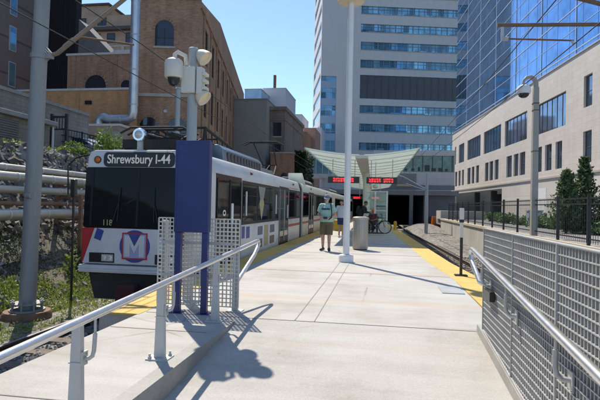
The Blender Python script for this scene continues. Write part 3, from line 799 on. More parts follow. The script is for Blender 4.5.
# plants behind the fence
def shrub(name, label, c, r, n, s, mt, cat='shrub', group=None, stem=True, up=.3):
    t = thing(name, label, cat, c, 0, group); b = MB(); lob = [(Vector((U(-.6, .6) * r[0], U(-.6, .6) * r[1], U(.25, .75) * r[2])), U(.35, .6)) for _ in range(9)]
    for _ in range(n):
        o, k = random.choice(lob); d = Vector((random.gauss(0, 1), random.gauss(0, 1), random.gauss(0, 1))).normalized() * (random.random() ** .45)
        q = Vector((o.x + d.x * r[0] * k, o.y + d.y * r[1] * k, max(.02, o.z + d.z * r[2] * k)))
        b.leaf(Vector(c) + q, s * U(.6, 1.3), up=up)
    b.build('foliage', mt, t, fix=False)
    if stem:
        m = MB()
        for o, k in lob[:5]: m.tube([Vector(c), Vector(c) + o * .5 + Vector((0, 0, .1)), Vector(c) + o], [.03, .02, .01], 6)
        m.build('stem', M['bark'], t)
    return t
for i, y in enumerate([12.6, 14.9, 17.2, 19.8, 22.6, 25.5, 28.5, 31., 35.2, 38.4, 41.5, 44.5]):
    shrub('leafy_shrub', 'low green shrub in the bed behind the black fence', (9.2 + U(-.2, .3), y, .42), (1.0, 1.5, .62 + U(-.08, .1)), 1500, .13, M['shrub'], group='shrubs behind the fence')
def evergreen(c, hh, r, label, n=4200):
    t = thing('evergreen_tree', label, 'tree', c, 0, 'young evergreens behind the fence'); b = MB(); c = Vector(c)
    wh = int(hh / .17)
    for i in range(wh):
        f = i / wh; z = .25 + f * (hh - .3); rr = r * (1 - f) ** .8 * U(.75, 1.12) + .04
        for k in range(9):
            a = k * .7 + i * 2.4 + U(-.2, .2); L = rr * U(.6, 1.15)
            for j in range(int(n / wh / 9) + 1):
                s = (j + U(0, 1)) / (n / wh / 9 + 1); q = c + Vector((math.cos(a) * L * s + U(-.05, .05), math.sin(a) * L * s + U(-.05, .05), z + .22 * L * s * s * 1.5 - .05 + U(-.05, .05)))
                b.leaf(q, U(.08, .17), up=.9)
    b.build('crown', M['evergreen'], t, fix=False)
    m = MB(); m.tube([c, c + Vector((0, 0, hh * .5)), c + Vector((0, 0, hh))], [.06, .04, .012], 8); m.build('trunk', M['bark'], t)
evergreen((8.1, 24, .42), 2.95, .95, 'leftmost and shortest of the three young evergreens')
evergreen((9.0, 24.4, .42), 3.6, 1.0, 'tallest young evergreen, between the two others')
evergreen((9.75, 23.6, .42), 2.95, .95, 'rightmost young evergreen, at the edge of the photo')
evergreen((10.6, 22.0, .42), 2.6, .9, 'young evergreen half hidden behind the fence at the right edge')
t = thing('utility_cabinet', 'blue grey utility cabinet low behind the fence', 'cabinet', (9.3, 33, .42))
m = MB(); m.box(8.9, 9.7, 32.7, 33.3, .42, 1.35); m.build('body', M['carblue'], t, bevel=.03)
m = MB(); m.box(8.86, 9.74, 32.66, 33.34, 1.35, 1.42); m.build('lid', M['polegrey'], t)

# ------------------------------------------------------------------ overhead line
t = thing('catenary_pole', 'grey steel catenary pole on a round pedestal, with an angled bronze arm', 'pole', (-7.2, 9.3, -1.2))
A = Vector((-7.2, 9.3, -.86)); ln = Vector((.018, .008, 1)).normalized()
m = MB(); m.cyl(A, A + ln * 8.6, .165, .145, 24); m.build('shaft', M['poleold'], t, smooth=True)
m = MB(); m.lathe([(.47, -.45), (.47, -.07), (.44, -.02)], A, 28); m.build('pedestal', M['rust'], t, smooth=True)
m = MB(); m.cyl(A + Vector((0, 0, -.02)), A + Vector((0, 0, .015)), .34, n=20); m.cyl(A + Vector((0, 0, .12)), A + Vector((0, 0, .145)), .3, n=20)
for k in range(8):
    a = k * PI / 4 + .3; m.cyl(A + Vector((.29 * math.cos(a), .29 * math.sin(a), -.01)), A + Vector((.29 * math.cos(a), .29 * math.sin(a), .2)), .022, n=8); m.cyl(A + Vector((.29 * math.cos(a), .29 * math.sin(a), .145)), A + Vector((.29 * math.cos(a), .29 * math.sin(a), .185)), .045, n=6)
m.build('base_flange', M['poleold'], t)
B1 = A + ln * 5.25; TOP = Vector((-5.45, 9.9, 5.82))
m = MB(); m.tube([B1 + Vector((.16, 0, 0)), B1 + Vector((.38, .03, .06)), TOP], .045, 12); m.tube([A + ln * 6.62 + Vector((.12, 0, 0)), Vector((-6.4, 9.5, 5.80)), Vector((-5.2, 9.95, 5.86))], .04, 12)
m.build('cantilever_arm', mat('weathered bronze tube', (.24, .19, .14), .55, .3, .2, 3), t, smooth=True)
m = MB(); m.tube([(-6.72, 9.55, 4.66), (-6.55, 9.6, 4.83), (-6.3, 9.65, 4.86), (-5.3, 9.9, 4.76)], .022, 10); m.build('steady_arm', M['rust'], t, smooth=True)
m = MB()
for k in range(6): m.cyl(B1.lerp(TOP, .02 + k * .016), B1.lerp(TOP, .028 + k * .016), .085, n=14)
m.build('insulator', M['ivory'], t, smooth=True)
m = MB()
for s in (5.25, 6.62): m.cyl(A + ln * (s - .05), A + ln * (s + .05), .175, n=20); m.box(A.x + ln.x * s + .1, A.x + ln.x * s + .3, A.y + ln.y * s - .05, A.y + ln.y * s + .05, A.z + s - .05, A.z + s + .05)
m.cyl(A + ln * 2.35 + Vector((-.02, -.17, 0)), A + ln * 2.35 + Vector((.1, -.18, 0)), .06, n=12)
build_each(m, 'clamp_band', M['poleold'], t)

t = thing('catenary_pole', 'catenary mast with two bare rusty arms reaching over the track by the grating guard', 'pole', (6.6, 9.4, .42))
m = MB(); m.cyl((6.6, 9.4, .42), (6.6, 9.4, 7.5), .15, .13, 20); m.build('shaft', M['poleold'], t, smooth=True)
m = MB(); m.tube([(6.5, 9.42, 4.59), (1.97, 9.4, 4.72)], .035, 12); m.tube([(6.5, 9.4, 4.1), (3.3, 9.4, 5.15), (2.9, 9.4, 5.28)], .04, 12); build_each(m, 'cantilever_arm', mat('brown weathered tube', (.17, .125, .09), .6, .25, .25, 4), t, smooth=True)
m = MB(); m.tube([(2.12, 9.4, 4.47), (3.25, 9.4, 4.40)], .016, 10); m.build('steady_arm', M['rust'], t, smooth=True)
m = MB(); m.bar((2.06, 9.4, 4.72), (2.06, 9.4, 4.44), .05, .02); m.cyl((2.09, 9.4, 4.47), (2.16, 9.4, 4.466), .04, n=12); m.cyl((3.22, 9.4, 4.40), (3.25, 9.4, 4.33), .02, n=8); build_each(m, 'drop_bracket', M['galv'], t)

t = thing('catenary_pole', 'slender grey catenary mast on the gravel mound near the tunnel mouth', 'pole', (3.62, 43, -.6))
m = MB(); m.cyl((3.62, 43, -.7), (3.62, 43, 4.3), .15, .12, 16); m.build('shaft', M['polegrey'], t, smooth=True)
m = MB(); m.tube([(3.55, 43, 3.0), (1.7, 43, 4.0), (.9, 43, 4.25)], .05, 8); m.tube([(3.55, 43, 2.9), (1.9, 43, 3.45)], .035, 8); m.build('cantilever_arm', M['polegrey'], t)
def wire(label, pts, r):
    m = MB(); pts = [Vector(p) for p in pts]; q = []
    for a, c in zip(pts, pts[1:]):
        L = (c - a).length; sag = .00012 * L * L
        for i in range(10):
            s = i / 10; q.append(a.lerp(c, s) + Vector((0, 0, -4 * sag * s * (1 - s))))
    q.append(pts[-1]); m.tube(q, r, 6)
    tag(m.build('overhead_wire', M['black'], origin=pts[0]), label, 'wire')
wire('thin overhead contact wire above the train track at the upper left', [(-4.95, -5, 4.03), (-4.95, 22, 4.05), (-4.95, 70, 4.05)], .009)
wire('upper messenger wire strung over the train track at the upper left', [(-4.95, -5, 4.65), (-5.1, 9.9, 4.75), (-4.95, 60, 4.5)], .010)
wire('dark contact wire over the right track running from the steady arm to the tunnel', [(3.3, -6, 4.33), (3.25, 9.4, 4.33), (2.85, 24, 4.3), (1.9, 43, 4.15), (1.5, 60, 4.0)], .010)
wire('dark messenger wire above the right track crossing the glass facade', [(3.3, -6, 5.6), (3.25, 9.4, 5.5), (2.8, 24, 5.1), (1.7, 43, 4.3)], .012)
# ------------------------------------------------------------------ light rail train
TX, TY = -4.95, 9.5
tr = thing('light_rail_train', 'white light rail train with a dark front stopped at the platform', 'train', (TX, TY, BZ))
def sect(hw, z0, ztop, taper=0.):
    """half outline of the car body (x outward, z)"""
    return [(hw - .02, z0), (hw, z0 + .08), (hw, 2.05), (hw - .03, 2.16), (hw - .09, 2.38), (hw - .16, 2.45), (hw * .55, ztop), ]
def body(name, ys, m0):
    """ys: list of (y, half width, z0, top)"""
    b = MB(); rings = []
    for y, hw, z0, zt in ys:
        h = sect(hw, z0, zt); ring = [(TX + x, y, z) for x, z in h] + [(TX - x, y, z) for x, z in reversed(h)]; rings.append(ring)
    n = len(rings[0]); vs = [p for r in rings for p in r]; fs = []; ms = []
    b.v = vs
    for i in range(len(rings) - 1):
        for j in range(n):
            b.f.append((i * n + j, i * n + (j + 1) % n, (i + 1) * n + (j + 1) % n, (i + 1) * n + j))
            b.m.append(1 if 4 < j < 8 else 0)
    b.f.append(tuple(range(n))); b.m.append(0); b.f.append(tuple(range(len(vs) - 1, len(vs) - 1 - n, -1))); b.m.append(0)
    return b.build(name, [M['train_white'], M['train_roof']], tr, smooth=True)
HW = 1.325
body('front_car_body', [(9.62, 1.20, .02, 2.47), (9.80, 1.235, 0., 2.5), (10.25, 1.31, -.12, 2.53), (10.6, HW, -.14, 2.55), (21.9, HW, -.14, 2.55)], None)
body('middle_car_body', [(22.7, HW, -.14, 2.55), (36.2, HW, -.14, 2.55), (36.8, 1.2, -.1, 2.5)], None)
body('rear_car_body', [(37.5, 1.2, -.1, 2.5), (38.2, HW, -.14, 2.55), (62, HW, -.14, 2.55)], None)
b = MB()
for k in range(9):
    y = 21.9 + .8 * k / 9; hw = 1.27 if k % 2 else 1.21
    b.prism([(TX - hw, -.1), (TX + hw, -.1), (TX + hw, 2.2), (TX + hw - .12, 2.42), (TX - hw + .12, 2.42), (TX - hw, 2.2)], y + .002, y + .086, 'y')
b.build('gangway_bellows', M['black'], tr)
# the face: a shallow mask built in front of the body
def face(name, poly, y0, y1, mt, bev=.02, rake=0., parent=None):
    """poly in (x from centre, z), thickness y0..y1, leaning back with height"""
    b = MB(); b.prism([(TX + x, z) for x, z in poly], y0, y1, 'y')
    b.v = [(x, y + max(0, z - .9) * rake, z) for x, y, z in b.v]
    return b.build(name, mt, parent or tr, bevel=bev)
def rr(x0, x1, z0, z1, r):
    o = []
    for cx, cz, a0 in ((x1 - r, z0 + r, -90), (x1 - r, z1 - r, 0), (x0 + r, z1 - r, 90), (x0 + r, z0 + r, 180)):
        for k in range(5):
            a = R_(a0 + 22.5 * k); o.append((cx + r * math.cos(a), cz + r * math.sin(a)))
    return o
RK = .06
face('roof_fairing', [(-1.15, 2.1), (1.15, 2.1), (1.14, 2.33), (1.09, 2.44), (1.0, 2.475), (-1.0, 2.475), (-1.09, 2.44), (-1.14, 2.33)], 9.50, 9.66, M['train_white'], .02, RK)
dsn = face('destination_sign', rr(-.78, .78, 2.125, 2.435, .1), 9.475, 9.52, M['panelblack'], .01, RK)
o = text('Shrewsbury I-44', .262, .004, 'lettering', emit('sign lettering', (.60, .60, .52), .12), dsn, Matrix.Translation((TX, 9.468 + 1.375 * RK, 2.275)) @ Matrix.Rotation(-.06, 4, 'X') @ FRONT, .003, sx=.80)
ws = face('windscreen', rr(-1.17, 1.17, .86, 2.115, .05), 9.49, 9.62, M['tglass'], .015, RK)
for x in (-1.0, 0.02, .99):
    b = MB(); b.bar((TX + x, 9.487, .9), (TX + x, 9.487 + .06 * 1.2, 2.09), .05, .008, (0, 1, 0)); b.build('pillar', M['blackgloss'], ws)
for x, a in ((-.52, .25), (.5, -.2)):
    b = MB(); b.tube([(TX + x, 9.475, .92), (TX + x + a * .5, 9.49, 1.35)], .009, 6); b.bar((TX + x + a * .5 - .0, 9.478, 1.0), (TX + x + a * .62, 9.503, 1.7), .014, .012); b.build('wiper', M['black'], ws)
text('118', .17, .003, 'fleet_number', M['flat_tan'], ws, Matrix.Translation((TX - .62, 9.487, .965)) @ FRONT, .002, sx=.9)
# lower mask: red corners, white centre panel, bumper
face('red_corner_panel', [(-1.19, .135), (1.19, .135), (1.19, .86), (-1.19, .86)], 9.50, 9.64, M['red'], .01)
wp = face('white_nose_panel', [(-1.155, .13), (1.155, .13), (.90, .855), (-.90, .855)], 9.48, 9.5, M['train_white'], .008)
b = MB(); b.bar((TX - .83, 9.478, .62), (TX - .76, 9.478, .83), .006, .16, (1, 0, 0)); b.build('advert_patch', M['blue'], wp)
b = MB(); b.box(TX + .52, TX + .92, 9.4765, 9.4785, .70, .845); b.build('advert_patch', M['decal_grey'], wp)
# emblem: blue ring, red square outline, white letter on blue
em = face('emblem', [(.33 * math.cos(a * PI / 24), .50 + .33 * math.sin(a * PI / 24)) for a in range(48)], 9.474, 9.4795, M['blue'], 0)
face('emblem_square', [(-.275, .235), (.275, .235), (.275, .775), (-.275, .775)], 9.470, 9.4735, M['red'], 0, 0, em)
face('emblem_field', [(-.245, .265), (.245, .265), (.245, .745), (-.245, .745)], 9.466, 9.4695, mat('pale blue field', (.32, .35, .55), .4), 0, 0, em)
face('emblem_field', [(-.13, .745), (.13, .745), (0, .40)], 9.463, 9.4655, M['blue'], 0, 0, em)
face('emblem_letter', [(-.215, .29), (-.10, .29), (-.10, .55), (0, .36), (.10, .55), (.10, .29), (.215, .29), (.215, .72), (.12, .72), (0, .50), (-.12, .72), (-.215, .72)], 9.459, 9.4625, M['train_white'], 0, 0, em)
for s in (-1, 1):
    hs = face('headlight_panel', [(s * .72 - .28, .15), (s * .72 + .28, .15), (s * .72 + .28, .35), (s * .72 - .28, .35)], 9.468, 9.485, M['panelblack'], .008)
    for k in (0, 1):
        b = MB(); x = TX + s * .72 + .06 + k * .13; b.lathe([(.052, 0), (.05, .012), (.001, .02)], (x, 9.468, .25), 16, None, (0, -1, 0)); b.build('headlight', M['lens'], hs, smooth=True)
    b = MB(); b.box(TX + s * .72 + .0, TX + s * .72 + .255, 9.466, 9.4675, .18, .32); b.build('lamp_surround', M['galv'], hs)
    b = MB(); b.lathe([(.062, 0), (.06, .02), (.03, .04), (.001, .045)], (TX + s * .92, 9.50 + 1.38 * RK, 2.27), 18, None, (0, -1, 0)); mk = b.build('marker_light', M['orange'], tr, smooth=True)
    b = MB(); b.lathe([(.078, 0), (.078, .02), (.062, .02)], (TX + s * .92, 9.50 + 1.38 * RK, 2.27), 18, None, (0, -1, 0)); b.build('light_ring', M['panelblack'], mk)
b = MB(); b.box(TX - 1.2, TX + 1.2, 9.42, 9.70, -.05, .10)
for z in (-.01, .045): b.box(TX - 1.21, TX + 1.21, 9.405, 9.42, z - .012, z + .012)
b.build('bumper', M['train_white'], tr, bevel=.015)
b = MB(); b.prism([(TX - 1.1, -.05), (TX + 1.1, -.05), (TX + .95, -.62), (TX - .95, -.62)], 9.62, 10.4, 'y'); b.box(TX - 1.05, TX + 1.05, 10.4, 36.5, -.75, -.14); b.box(TX - 1.05, TX + 1.05, 37.8, 62, -.75, -.14); b.build('underframe', M['dark'], tr)
b = MB(); b.cyl((TX, 9.25, -.42), (TX, 9.7, -.42), .10, .14, 16); b.box(TX - .2, TX + .2, 9.10, 9.27, -.58, -.24); b.build('coupler', mat('dull red coupler', (.055, .014, .012), .8), tr, bevel=.02)
for yb in (11.6, 22.3, 34):
    for dy in (-.95, .95):
        for s in (-1, 1):
            b = MB(); b.cyl((TX + s * .66, yb + dy, BZ + .55), (TX + s * .80, yb + dy, BZ + .55), .33, n=24); b.build('wheel', M['dark'], tr, smooth=True)
# round headlamp on the roof
b = MB(); b.lathe([(.10, .12), (.14, .06), (.145, -.02), (.13, -.05)], (TX - .15, 9.86, 2.83), 24, None, (0, 1, 0)); hl = b.build('roof_headlamp', M['chrome'], tr, smooth=True)
b = MB(); b.lathe([(.125, -.005), (.09, .02), (.001, .03)], (TX - .15, 9.83, 2.83), 20, None, (0, -1, 0)); b.build('lamp_lens', mat('smoked lens', (.55, .54, .50), .15, .2), hl, smooth=True)
b = MB(); b.bar((TX - .15, 9.9, 2.46), (TX - .15, 9.9, 2.70), .10, .08, (0, 1, 0)); b.box(TX - .27, TX - .03, 9.84, 10.0, 2.46, 2.51); b.build('lamp_bracket', M['galv'], hl)

# platform side: black window band, windows, doors, stripe
XS = TX + HW
def side(name, y0, y1, z0, z1, mt, proud, parent=None, th=.02):
    b = MB(); b.box(XS + proud - th, XS + proud, y0, y1, z0, z1); return b.build(name, mt, parent or tr, bevel=.004)
DOORS = [(10.55, 12.55), (17.4, 19.15), (24.6, 26.35), (31.0, 32.7)]
for i, (y0, y1) in enumerate([(12.62, 17.34), (19.21, 21.85), (22.75, 24.54), (26.41, 30.95), (32.76, 36.0), (38.4, 47), (49, 61)]):
    bd = side('window_band', y0, y1, .86, 2.03, M['blackgloss'], .006)
    n = max(1, round((y1 - y0) / 1.55)); w = (y1 - y0) / n
    for k in range(n):
        wd = side('window', y0 + k * w + .06, y0 + (k + 1) * w - .06, .94, 1.96, M['tglass'], .012, bd)
        b = MB(); b.box(XS + .0125, XS + .016, y0 + k * w + .06, y0 + (k + 1) * w - .06, 1.63, 1.645); b.build('transom', M['blackgloss'], wd)
    if i in (1, 2, 3, 4):
        side('red_stripe', y0, y1, .56, .66, M['red'], .004)
for i, (y0, y1) in enumerate(DOORS):
    d = side('door', y0, y1, -.12, 2.08, M['blackgloss'], .008)
    ym = (y0 + y1) / 2
    for a, c in ((y0 + .08, ym - .04), (ym + .04, y1 - .08)):
        side('door_glass', a, c, .22 if i else .95, 1.95, M['tglass'], .013, d)
        b = MB(); b.box(XS + .0135, XS + .028, a - .025, a + .0, .1, 1.98); b.box(XS + .0135, XS + .028, c, c + .025, .1, 1.98); b.build('door_edge', M['galv'] if i else M['black'], d)
    b = MB(); b.box(XS + .014, XS + .032, y1 - .28 if i else y1 - .9, y1 - .22 if i else y1 - .75, .92, 1.42); b.build('grab_rail', M['whitepaint'], d)
text('10', .30, .002, 'fleet_number', M['whitepaint'], tr, Matrix.Translation((XS + .014, 11.15, 1.12)) @ SIDE @ Matrix.Rotation(PI / 2, 4, 'Z'), .004)
for y in (12.95, 16.75):
    b = MB(); b.box(XS + .014, XS + .035, y, y + .07, 1.1, 1.75); b.build('grab_rail', M['whitepaint'], tr)
b = MB(); b.prism([(14.75, .95), (15.05, 1.42), (14.75, 1.93), (14.45, 1.42)], XS + .0135, XS + .015, 'x'); dd = b.build('window_diamond', M['flat_tan'], tr)  # flat tan diamond laid over the window pane, grey green towards its top
b = MB(); b.prism([(14.3, 1.94), (15.2, 1.94), (14.95, 1.55), (14.55, 1.55)], XS + .0155, XS + .0165, 'x'); b.build('diamond_top', mat('flat grey green', (.22, .26, .24), .5), dd)
ad = side('side_advert', 14.1, 16.95, .1, .8, mat('pale advert', (.62, .63, .66), .4), .004)
for (y0, y1, z0, z1, k) in ((14.35, 14.95, .5, .76, 'decal_grey'), (14.35, 14.95, .12, .38, 'decal_brown'), (15.15, 15.75, .12, .78, 'flat_tan'), (15.95, 16.65, .5, .76, 'decal_grey'), (15.95, 16.65, .14, .4, 'decal_brown')):
    side('advert_picture', y0, y1, z0, z1, M[k], .008, ad, .01)
side('advert_patch', 12.66, 12.95, .5, .82, M['blue'], .005); side('advert_patch', 13.1, 13.45, .48, .8, M['blue'], .005)
for y in (13.6, 20.3, 25.5, 33): 
    b = MB(); b.prism([(y, 2.22), (y + .3, 2.27), (y, 2.32)], XS - .052, XS - .045, 'x'); b.build('arrow_mark', M['red'], tr)
    b = MB(); b.cyl((XS - .07, y + .1, 2.27), (XS - .02, y + .1, 2.27), .035, n=12); b.build('side_lamp', M['panelblack'], tr)
side('cant_stripe', 19.4, 21.3, 2.09, 2.105, M['red'], .004)
# roof equipment
def roofbox(y0, y1, x0, x1, z1, mt, name='roof_unit'):
    b = MB(); b.prism([(TX + x0, 2.45), (TX + x1, 2.45), (TX + x1 - .03, z1 - .12), (TX + x1 - .16, z1), (TX + x0 + .16, z1), (TX + x0 + .03, z1 - .12)], y0, y1, 'y')
    o = b.build(name, mt, tr, bevel=.02)
    b = MB(); k = 0; y = y0 + .3
    while y < y1 - .2:
        b.box(TX + x1 - .012, TX + x1 + .004, y, y + .2, 2.49, z1 - .16); y += .3
    b.build('vent_slats', M['louvre'], o); return o
roofbox(11.9, 15.9, .25, 1.05, 2.88, mat('shiny roof unit', (.20, .235, .28), .3, .6))
roofbox(24.0, 29.0, -.9, .9, 2.8, M['train_roof']); roofbox(39, 45, -.9, .9, 2.8, M['train_roof'])
b = MB(); b.box(TX - .7, TX + .9, 16.4, 18.2, 2.5, 2.66); b.box(TX - .6, TX - .1, 18.5, 21.0, 2.5, 2.72); b.build('roof_resistor', M['train_roof'], tr, bevel=.02)
def pantograph(y0, raised):
    b = MB()
    for s in (-1, 1):
        b.bar((TX + s * .62, y0, 2.58), (TX + s * .62, y0 + 2.6, 2.58), .07, .07)
    for y in (y0, y0 + 1.3, y0 + 2.6): b.bar((TX - .68, y, 2.60), (TX + .68, y, 2.60), .06, .06)
    for s in (-1, 1):
        for y in (y0 + .1, y0 + 2.5): b.cyl((TX + s * .62, y, 2.44), (TX + s * .62, y, 2.56), .06, n=10)
    if raised:
        k = Vector((TX, y0 + 1.9, 3.15)); hd = Vector((TX, y0 + .6, 4.0))
        for s in (-1, 1):
            b.tube([(TX + s * .5, y0 + .5, 2.62), (TX + s * .3, k.y, k.z)], .035, 8); b.tube([(TX + s * .3, k.y, k.z), (TX + s * .42, hd.y, hd.z)], .026, 8)
        b.bar(k - Vector((.35, 0, 0)), k + Vector((.35, 0, 0)), .05); b.tube([k, (TX + .2, k.y - 1.7, 2.75)], .02, 6)
    else:
        hd = Vector((TX, y0 + .35, 2.92))
        for s in (-1, 1):
            b.tube([(TX + s * .5, y0 + 2.3, 2.66), (TX + s * .36, y0 + .2, 2.76)], .055, 8); b.tube([(TX + s * .36, y0 + .2, 2.78), (TX + s * .42, y0 + 2.5, 2.86)], .045, 8)
            b.tube([(TX + s * .2, y0 + 2.4, 2.7), (TX - s * .2, y0 + .3, 2.84)], .018, 6)
        for f in (.25, .5, .75, 1.): b.bar((TX - .55, y0 + 2.4 * f, 2.70 + .1 * f), (TX + .55, y0 + 2.4 * f, 2.70 + .1 * f), .06)
    for dy in (-.16, .16):
        b.tube([(hd.x - .85, hd.y + dy, hd.z - .12), (hd.x - .6, hd.y + dy, hd.z), (hd.x + .6, hd.y + dy, hd.z), (hd.x + .85, hd.y + dy, hd.z - .12)], .026, 8)
    for s in (-1, 1): b.bar((hd.x + s * .42, hd.y - .18, hd.z - .03), (hd.x + s * .42, hd.y + .18, hd.z - .03), .035)
    if not raised:
        b.v = [(x, y, z + (.14 if z > 2.57 else 0)) for x, y, z in b.v]
        for s in (-1, 1):
            for f in (0, .33, .66): b.tube([(TX + s * .45, y0 + .3 + 2.2 * f, 2.76), (TX + s * .45, y0 + 1.0 + 2.2 * f, 3.0)], .03, 6)
            b.tube([(TX + s * .62, y0 + 1.55, 3.26), (TX + s * .62, y0 + 3.9, 2.98)], .04, 8); b.tube([(TX + s * .62, y0 + 1.55, 3.26), (TX + s * .62, y0 + 1.4, 2.7)], .04, 8)
            for f in range(6): b.tube([(TX + s * .62, y0 + 1.6 + .42 * f, 3.24 - .05 * f), (TX + s * .62, y0 + 1.75 + .42 * f, 2.62)], .018, 6)
        b.bar((TX - .6, y0 + 1.55, 3.26), (TX + .6, y0 + 1.55, 3.26), .05); b.bar((TX - .6, y0 + 2.7, 3.13), (TX + .6, y0 + 2.7, 3.13), .04)
    return b.build('pantograph', M['dark'], tr)
pantograph(10.15, False); pantograph(19.6, True)
# a second pale cowl further back
b = MB(); b.prism([(23.9, 2.45), (24.9, 2.45), (24.25, 2.75), (23.8, 2.98)], TX + .4, TX + 1.1, 'x'); b.build('roof_cowl', M['canopy'], tr, bevel=.02)

# ------------------------------------------------------------------ canopy
t = thing('platform_canopy', 'pale green glass butterfly canopy on white columns over the platform', 'canopy', (-.86, 20, 0))
def cxm(y): return -.86 - (y - 20) * .0175
C0, C1 = 20., 44.
def canopy_seg(ya, yb):
    for s, hw in ((-1, 2.28), (1, 2.24)):
        b = MB(); n = 12
        pts = []
        for y in (ya, yb):
            c = cxm(y); pts.append([(c + s * (.1 + (hw - .1) * k / n), y, 3.47 + .27 * (k / n) ** 1.6) for k in range(n + 1)])
        b.prism([(p[0], p[2]) for p in pts[0]] + [(p[0], p[2] + .025) for p in reversed(pts[0])], ya, yb, 'y')
        dx = pts[1][0][0] - pts[0][0][0]; h2 = len(b.v) // 2
        b.v = b.v[:h2] + [(x + dx, y, z) for x, y, z in b.v[h2:]]
        w = b.build('glass_wing', M['canopy'], t)
        b = MB(); y = ya + .06
        while y < yb:
            c = cxm(y); q = [(c + s * (.1 + (hw - .14) * k / n), y, 3.44 + .27 * (k / n) ** 1.6) for k in range(n + 1)]
            for a, d in zip(q, q[1:]): b.bar(a, d, .035, .04)
            b.build('rib', M['whitepaint'], w); b = MB(); y += 1.9
        b = MB(); b.bar((cxm(ya) + s * hw, ya, 3.74), (cxm(yb) + s * hw, yb, 3.74), .06, .07); b.build('edge_trim', mat('green glass edge', (.35, .62, .53), .3), w)
    b = MB(); b.bar((cxm(ya), ya + .02, 3.40), (cxm(yb), yb - .02, 3.40), .50, .13); b.build('spine_beam', mat('cream beam', (.62, .60, .52), .5, 0, .08, 2), t, bevel=.02)
canopy_seg(20., 32.); canopy_seg(32.3, 46.); canopy_seg(46.3, 58.)
for y in (28.4, 36, 44, 52):
    c = cxm(y); b = MB(); b.cyl((c, y, 0), (c, y, 3.0), .11, .105, 20); b.lathe([(.105, 2.75), (.14, 2.95), (.20, 3.2), (.24, 3.34)], (c, y, 0), 20); co_ = b.build('column', mat('cream column', (.60, .585, .52), .5, 0, .08, 2) if y < 30 else M['whitepaint'], t, smooth=True)
    b = MB(); b.lathe([(.19, 0), (.19, .12), (.11, .14)], (c, y, 0), 20); b.build('base_cover', M['whitepaint'], co_)
# LED displays hanging under the canopy
def led_sign(label, x0, x1, y, z0, z1, seed, dots):
    r = random.Random(seed); t = thing('led_display', label, 'display', ((x0 + x1) / 2, y, z0))
    b = MB(); b.box(x0, x1, y, y + .14, z0, z1); b.build('housing', M['panelblack'], t, bevel=.008)
    b = MB()
    for x in (x0 + .2, x1 - .2): b.cyl((x, y + .07, z1), (x, y + .07, 3.5), .016, n=8)
    build_each(b, 'hanger', M['galv'], t)
    b = MB(); d = (z1 - z0) * .62 / 7; zz = (z0 + z1) / 2 + d * 3
    for gx, n in dots:
        for c in range(n):
            for j in range(7):
                for i in range(5):
                    if r.random() < .72 and j not in (3,):
                        x = x0 + gx * (x1 - x0) + (c * 6 + i) * d * .72; b.box(x, x + d * .66, y - .006, y - .001, zz - j * d - d * .44, zz - j * d + d * .44)
    b.build('led_segments', M['led'], t)
led_sign('large red LED display under the canopy front, between train and light pole', -2.41, -1.03, 22., 2.44, 2.72, 3, [(.17, 5), (.6, 3)])
led_sign('large red LED display under the canopy front, above the bicycle', -.72, .60, 22., 2.43, 2.71, 5, [(.08, 5), (.56, 4)])
led_sign('small LED display far down the platform, beside the train', -2.45, -1.35, 34., 1.92, 2.12, 7, [(.45, 6)])
led_sign('small LED display far down the platform, above the bench', -.95, .02, 34., 1.92, 2.12, 9, [(.2, 7)])
for x, y in ((-1.6, 23.5), (-.35, 23.5)):
    b = MB(); b.lathe([(.001, .1), (.12, .09), (.14, 0), (.1, -.06), (.001, -.09)], (x, y, 2.35), 16); b.cyl((x, y, 2.4), (x, y, 3.5), .02, n=8)
    tag(b.build('speaker_dome', M['ivory'], origin=(x, y, 2.35), smooth=True), 'small pale dome hanging ' + ('left' if x < -1 else 'right') + ' of the cream canopy column', 'loudspeaker')

# glass windscreen shelter and bench by the bicycle
t = thing('windscreen_shelter', 'white framed glass windscreen with shelves of leaflets behind the bicycle', 'shelter', (-.5, 31, 0))
for x in (-1.15, -.45, .26):
    b = MB(); b.box(x - .05, x + .05, 30.95, 31.05, 0, 2.4); b.build('post', M['whitepaint'], t)
b = MB()
for z in (.35, 1.2, 2.36): b.box(-1.1, .21, 30.97, 31.03, z - .03, z + .03)
build_each(b, 'frame_bar', M['whitepaint'], t)
b = MB(); b.box(-1.1, -.5, 30.99, 31.005, .38, 2.33); b.box(-.4, .21, 30.99, 31.005, .38, 2.33); build_each(b, 'pane', M['clear'], t)
for z, k in ((.8, 'carblue'), (1.45, 'navy'), (1.75, 'flat_tan')):
    b = MB(); b.box(-.4, .18, 30.86, 30.965, z, z + .05); b.build('shelf', M[k], t)
t = thing('bench', 'dark slatted platform bench beside the bicycle', 'bench', (-.75, 28.4, 0))
b = MB()
for k in range(5): b.box(-1.35, -.2, 28.2 + k * .09, 28.26 + k * .09, .43, .46)
b.build('seat', M['panelblack'], t)
b = MB()
for k in range(4): b.box(-1.35, -.2, 28.66 + .01 * k, 28.69 + .01 * k, .55 + k * .09, .61 + k * .09)
b.build('backrest', M['panelblack'], t)
for x in (-1.25, -.3):
    b = MB(); b.box(x - .03, x + .03, 28.2, 28.68, .02, .06); b.box(x - .03, x + .03, 28.4, 28.46, .06, .43); b.bar((x, 28.62, .4), (x, 28.72, .9), .05, .04); b.build('leg', M['panelblack'], t)

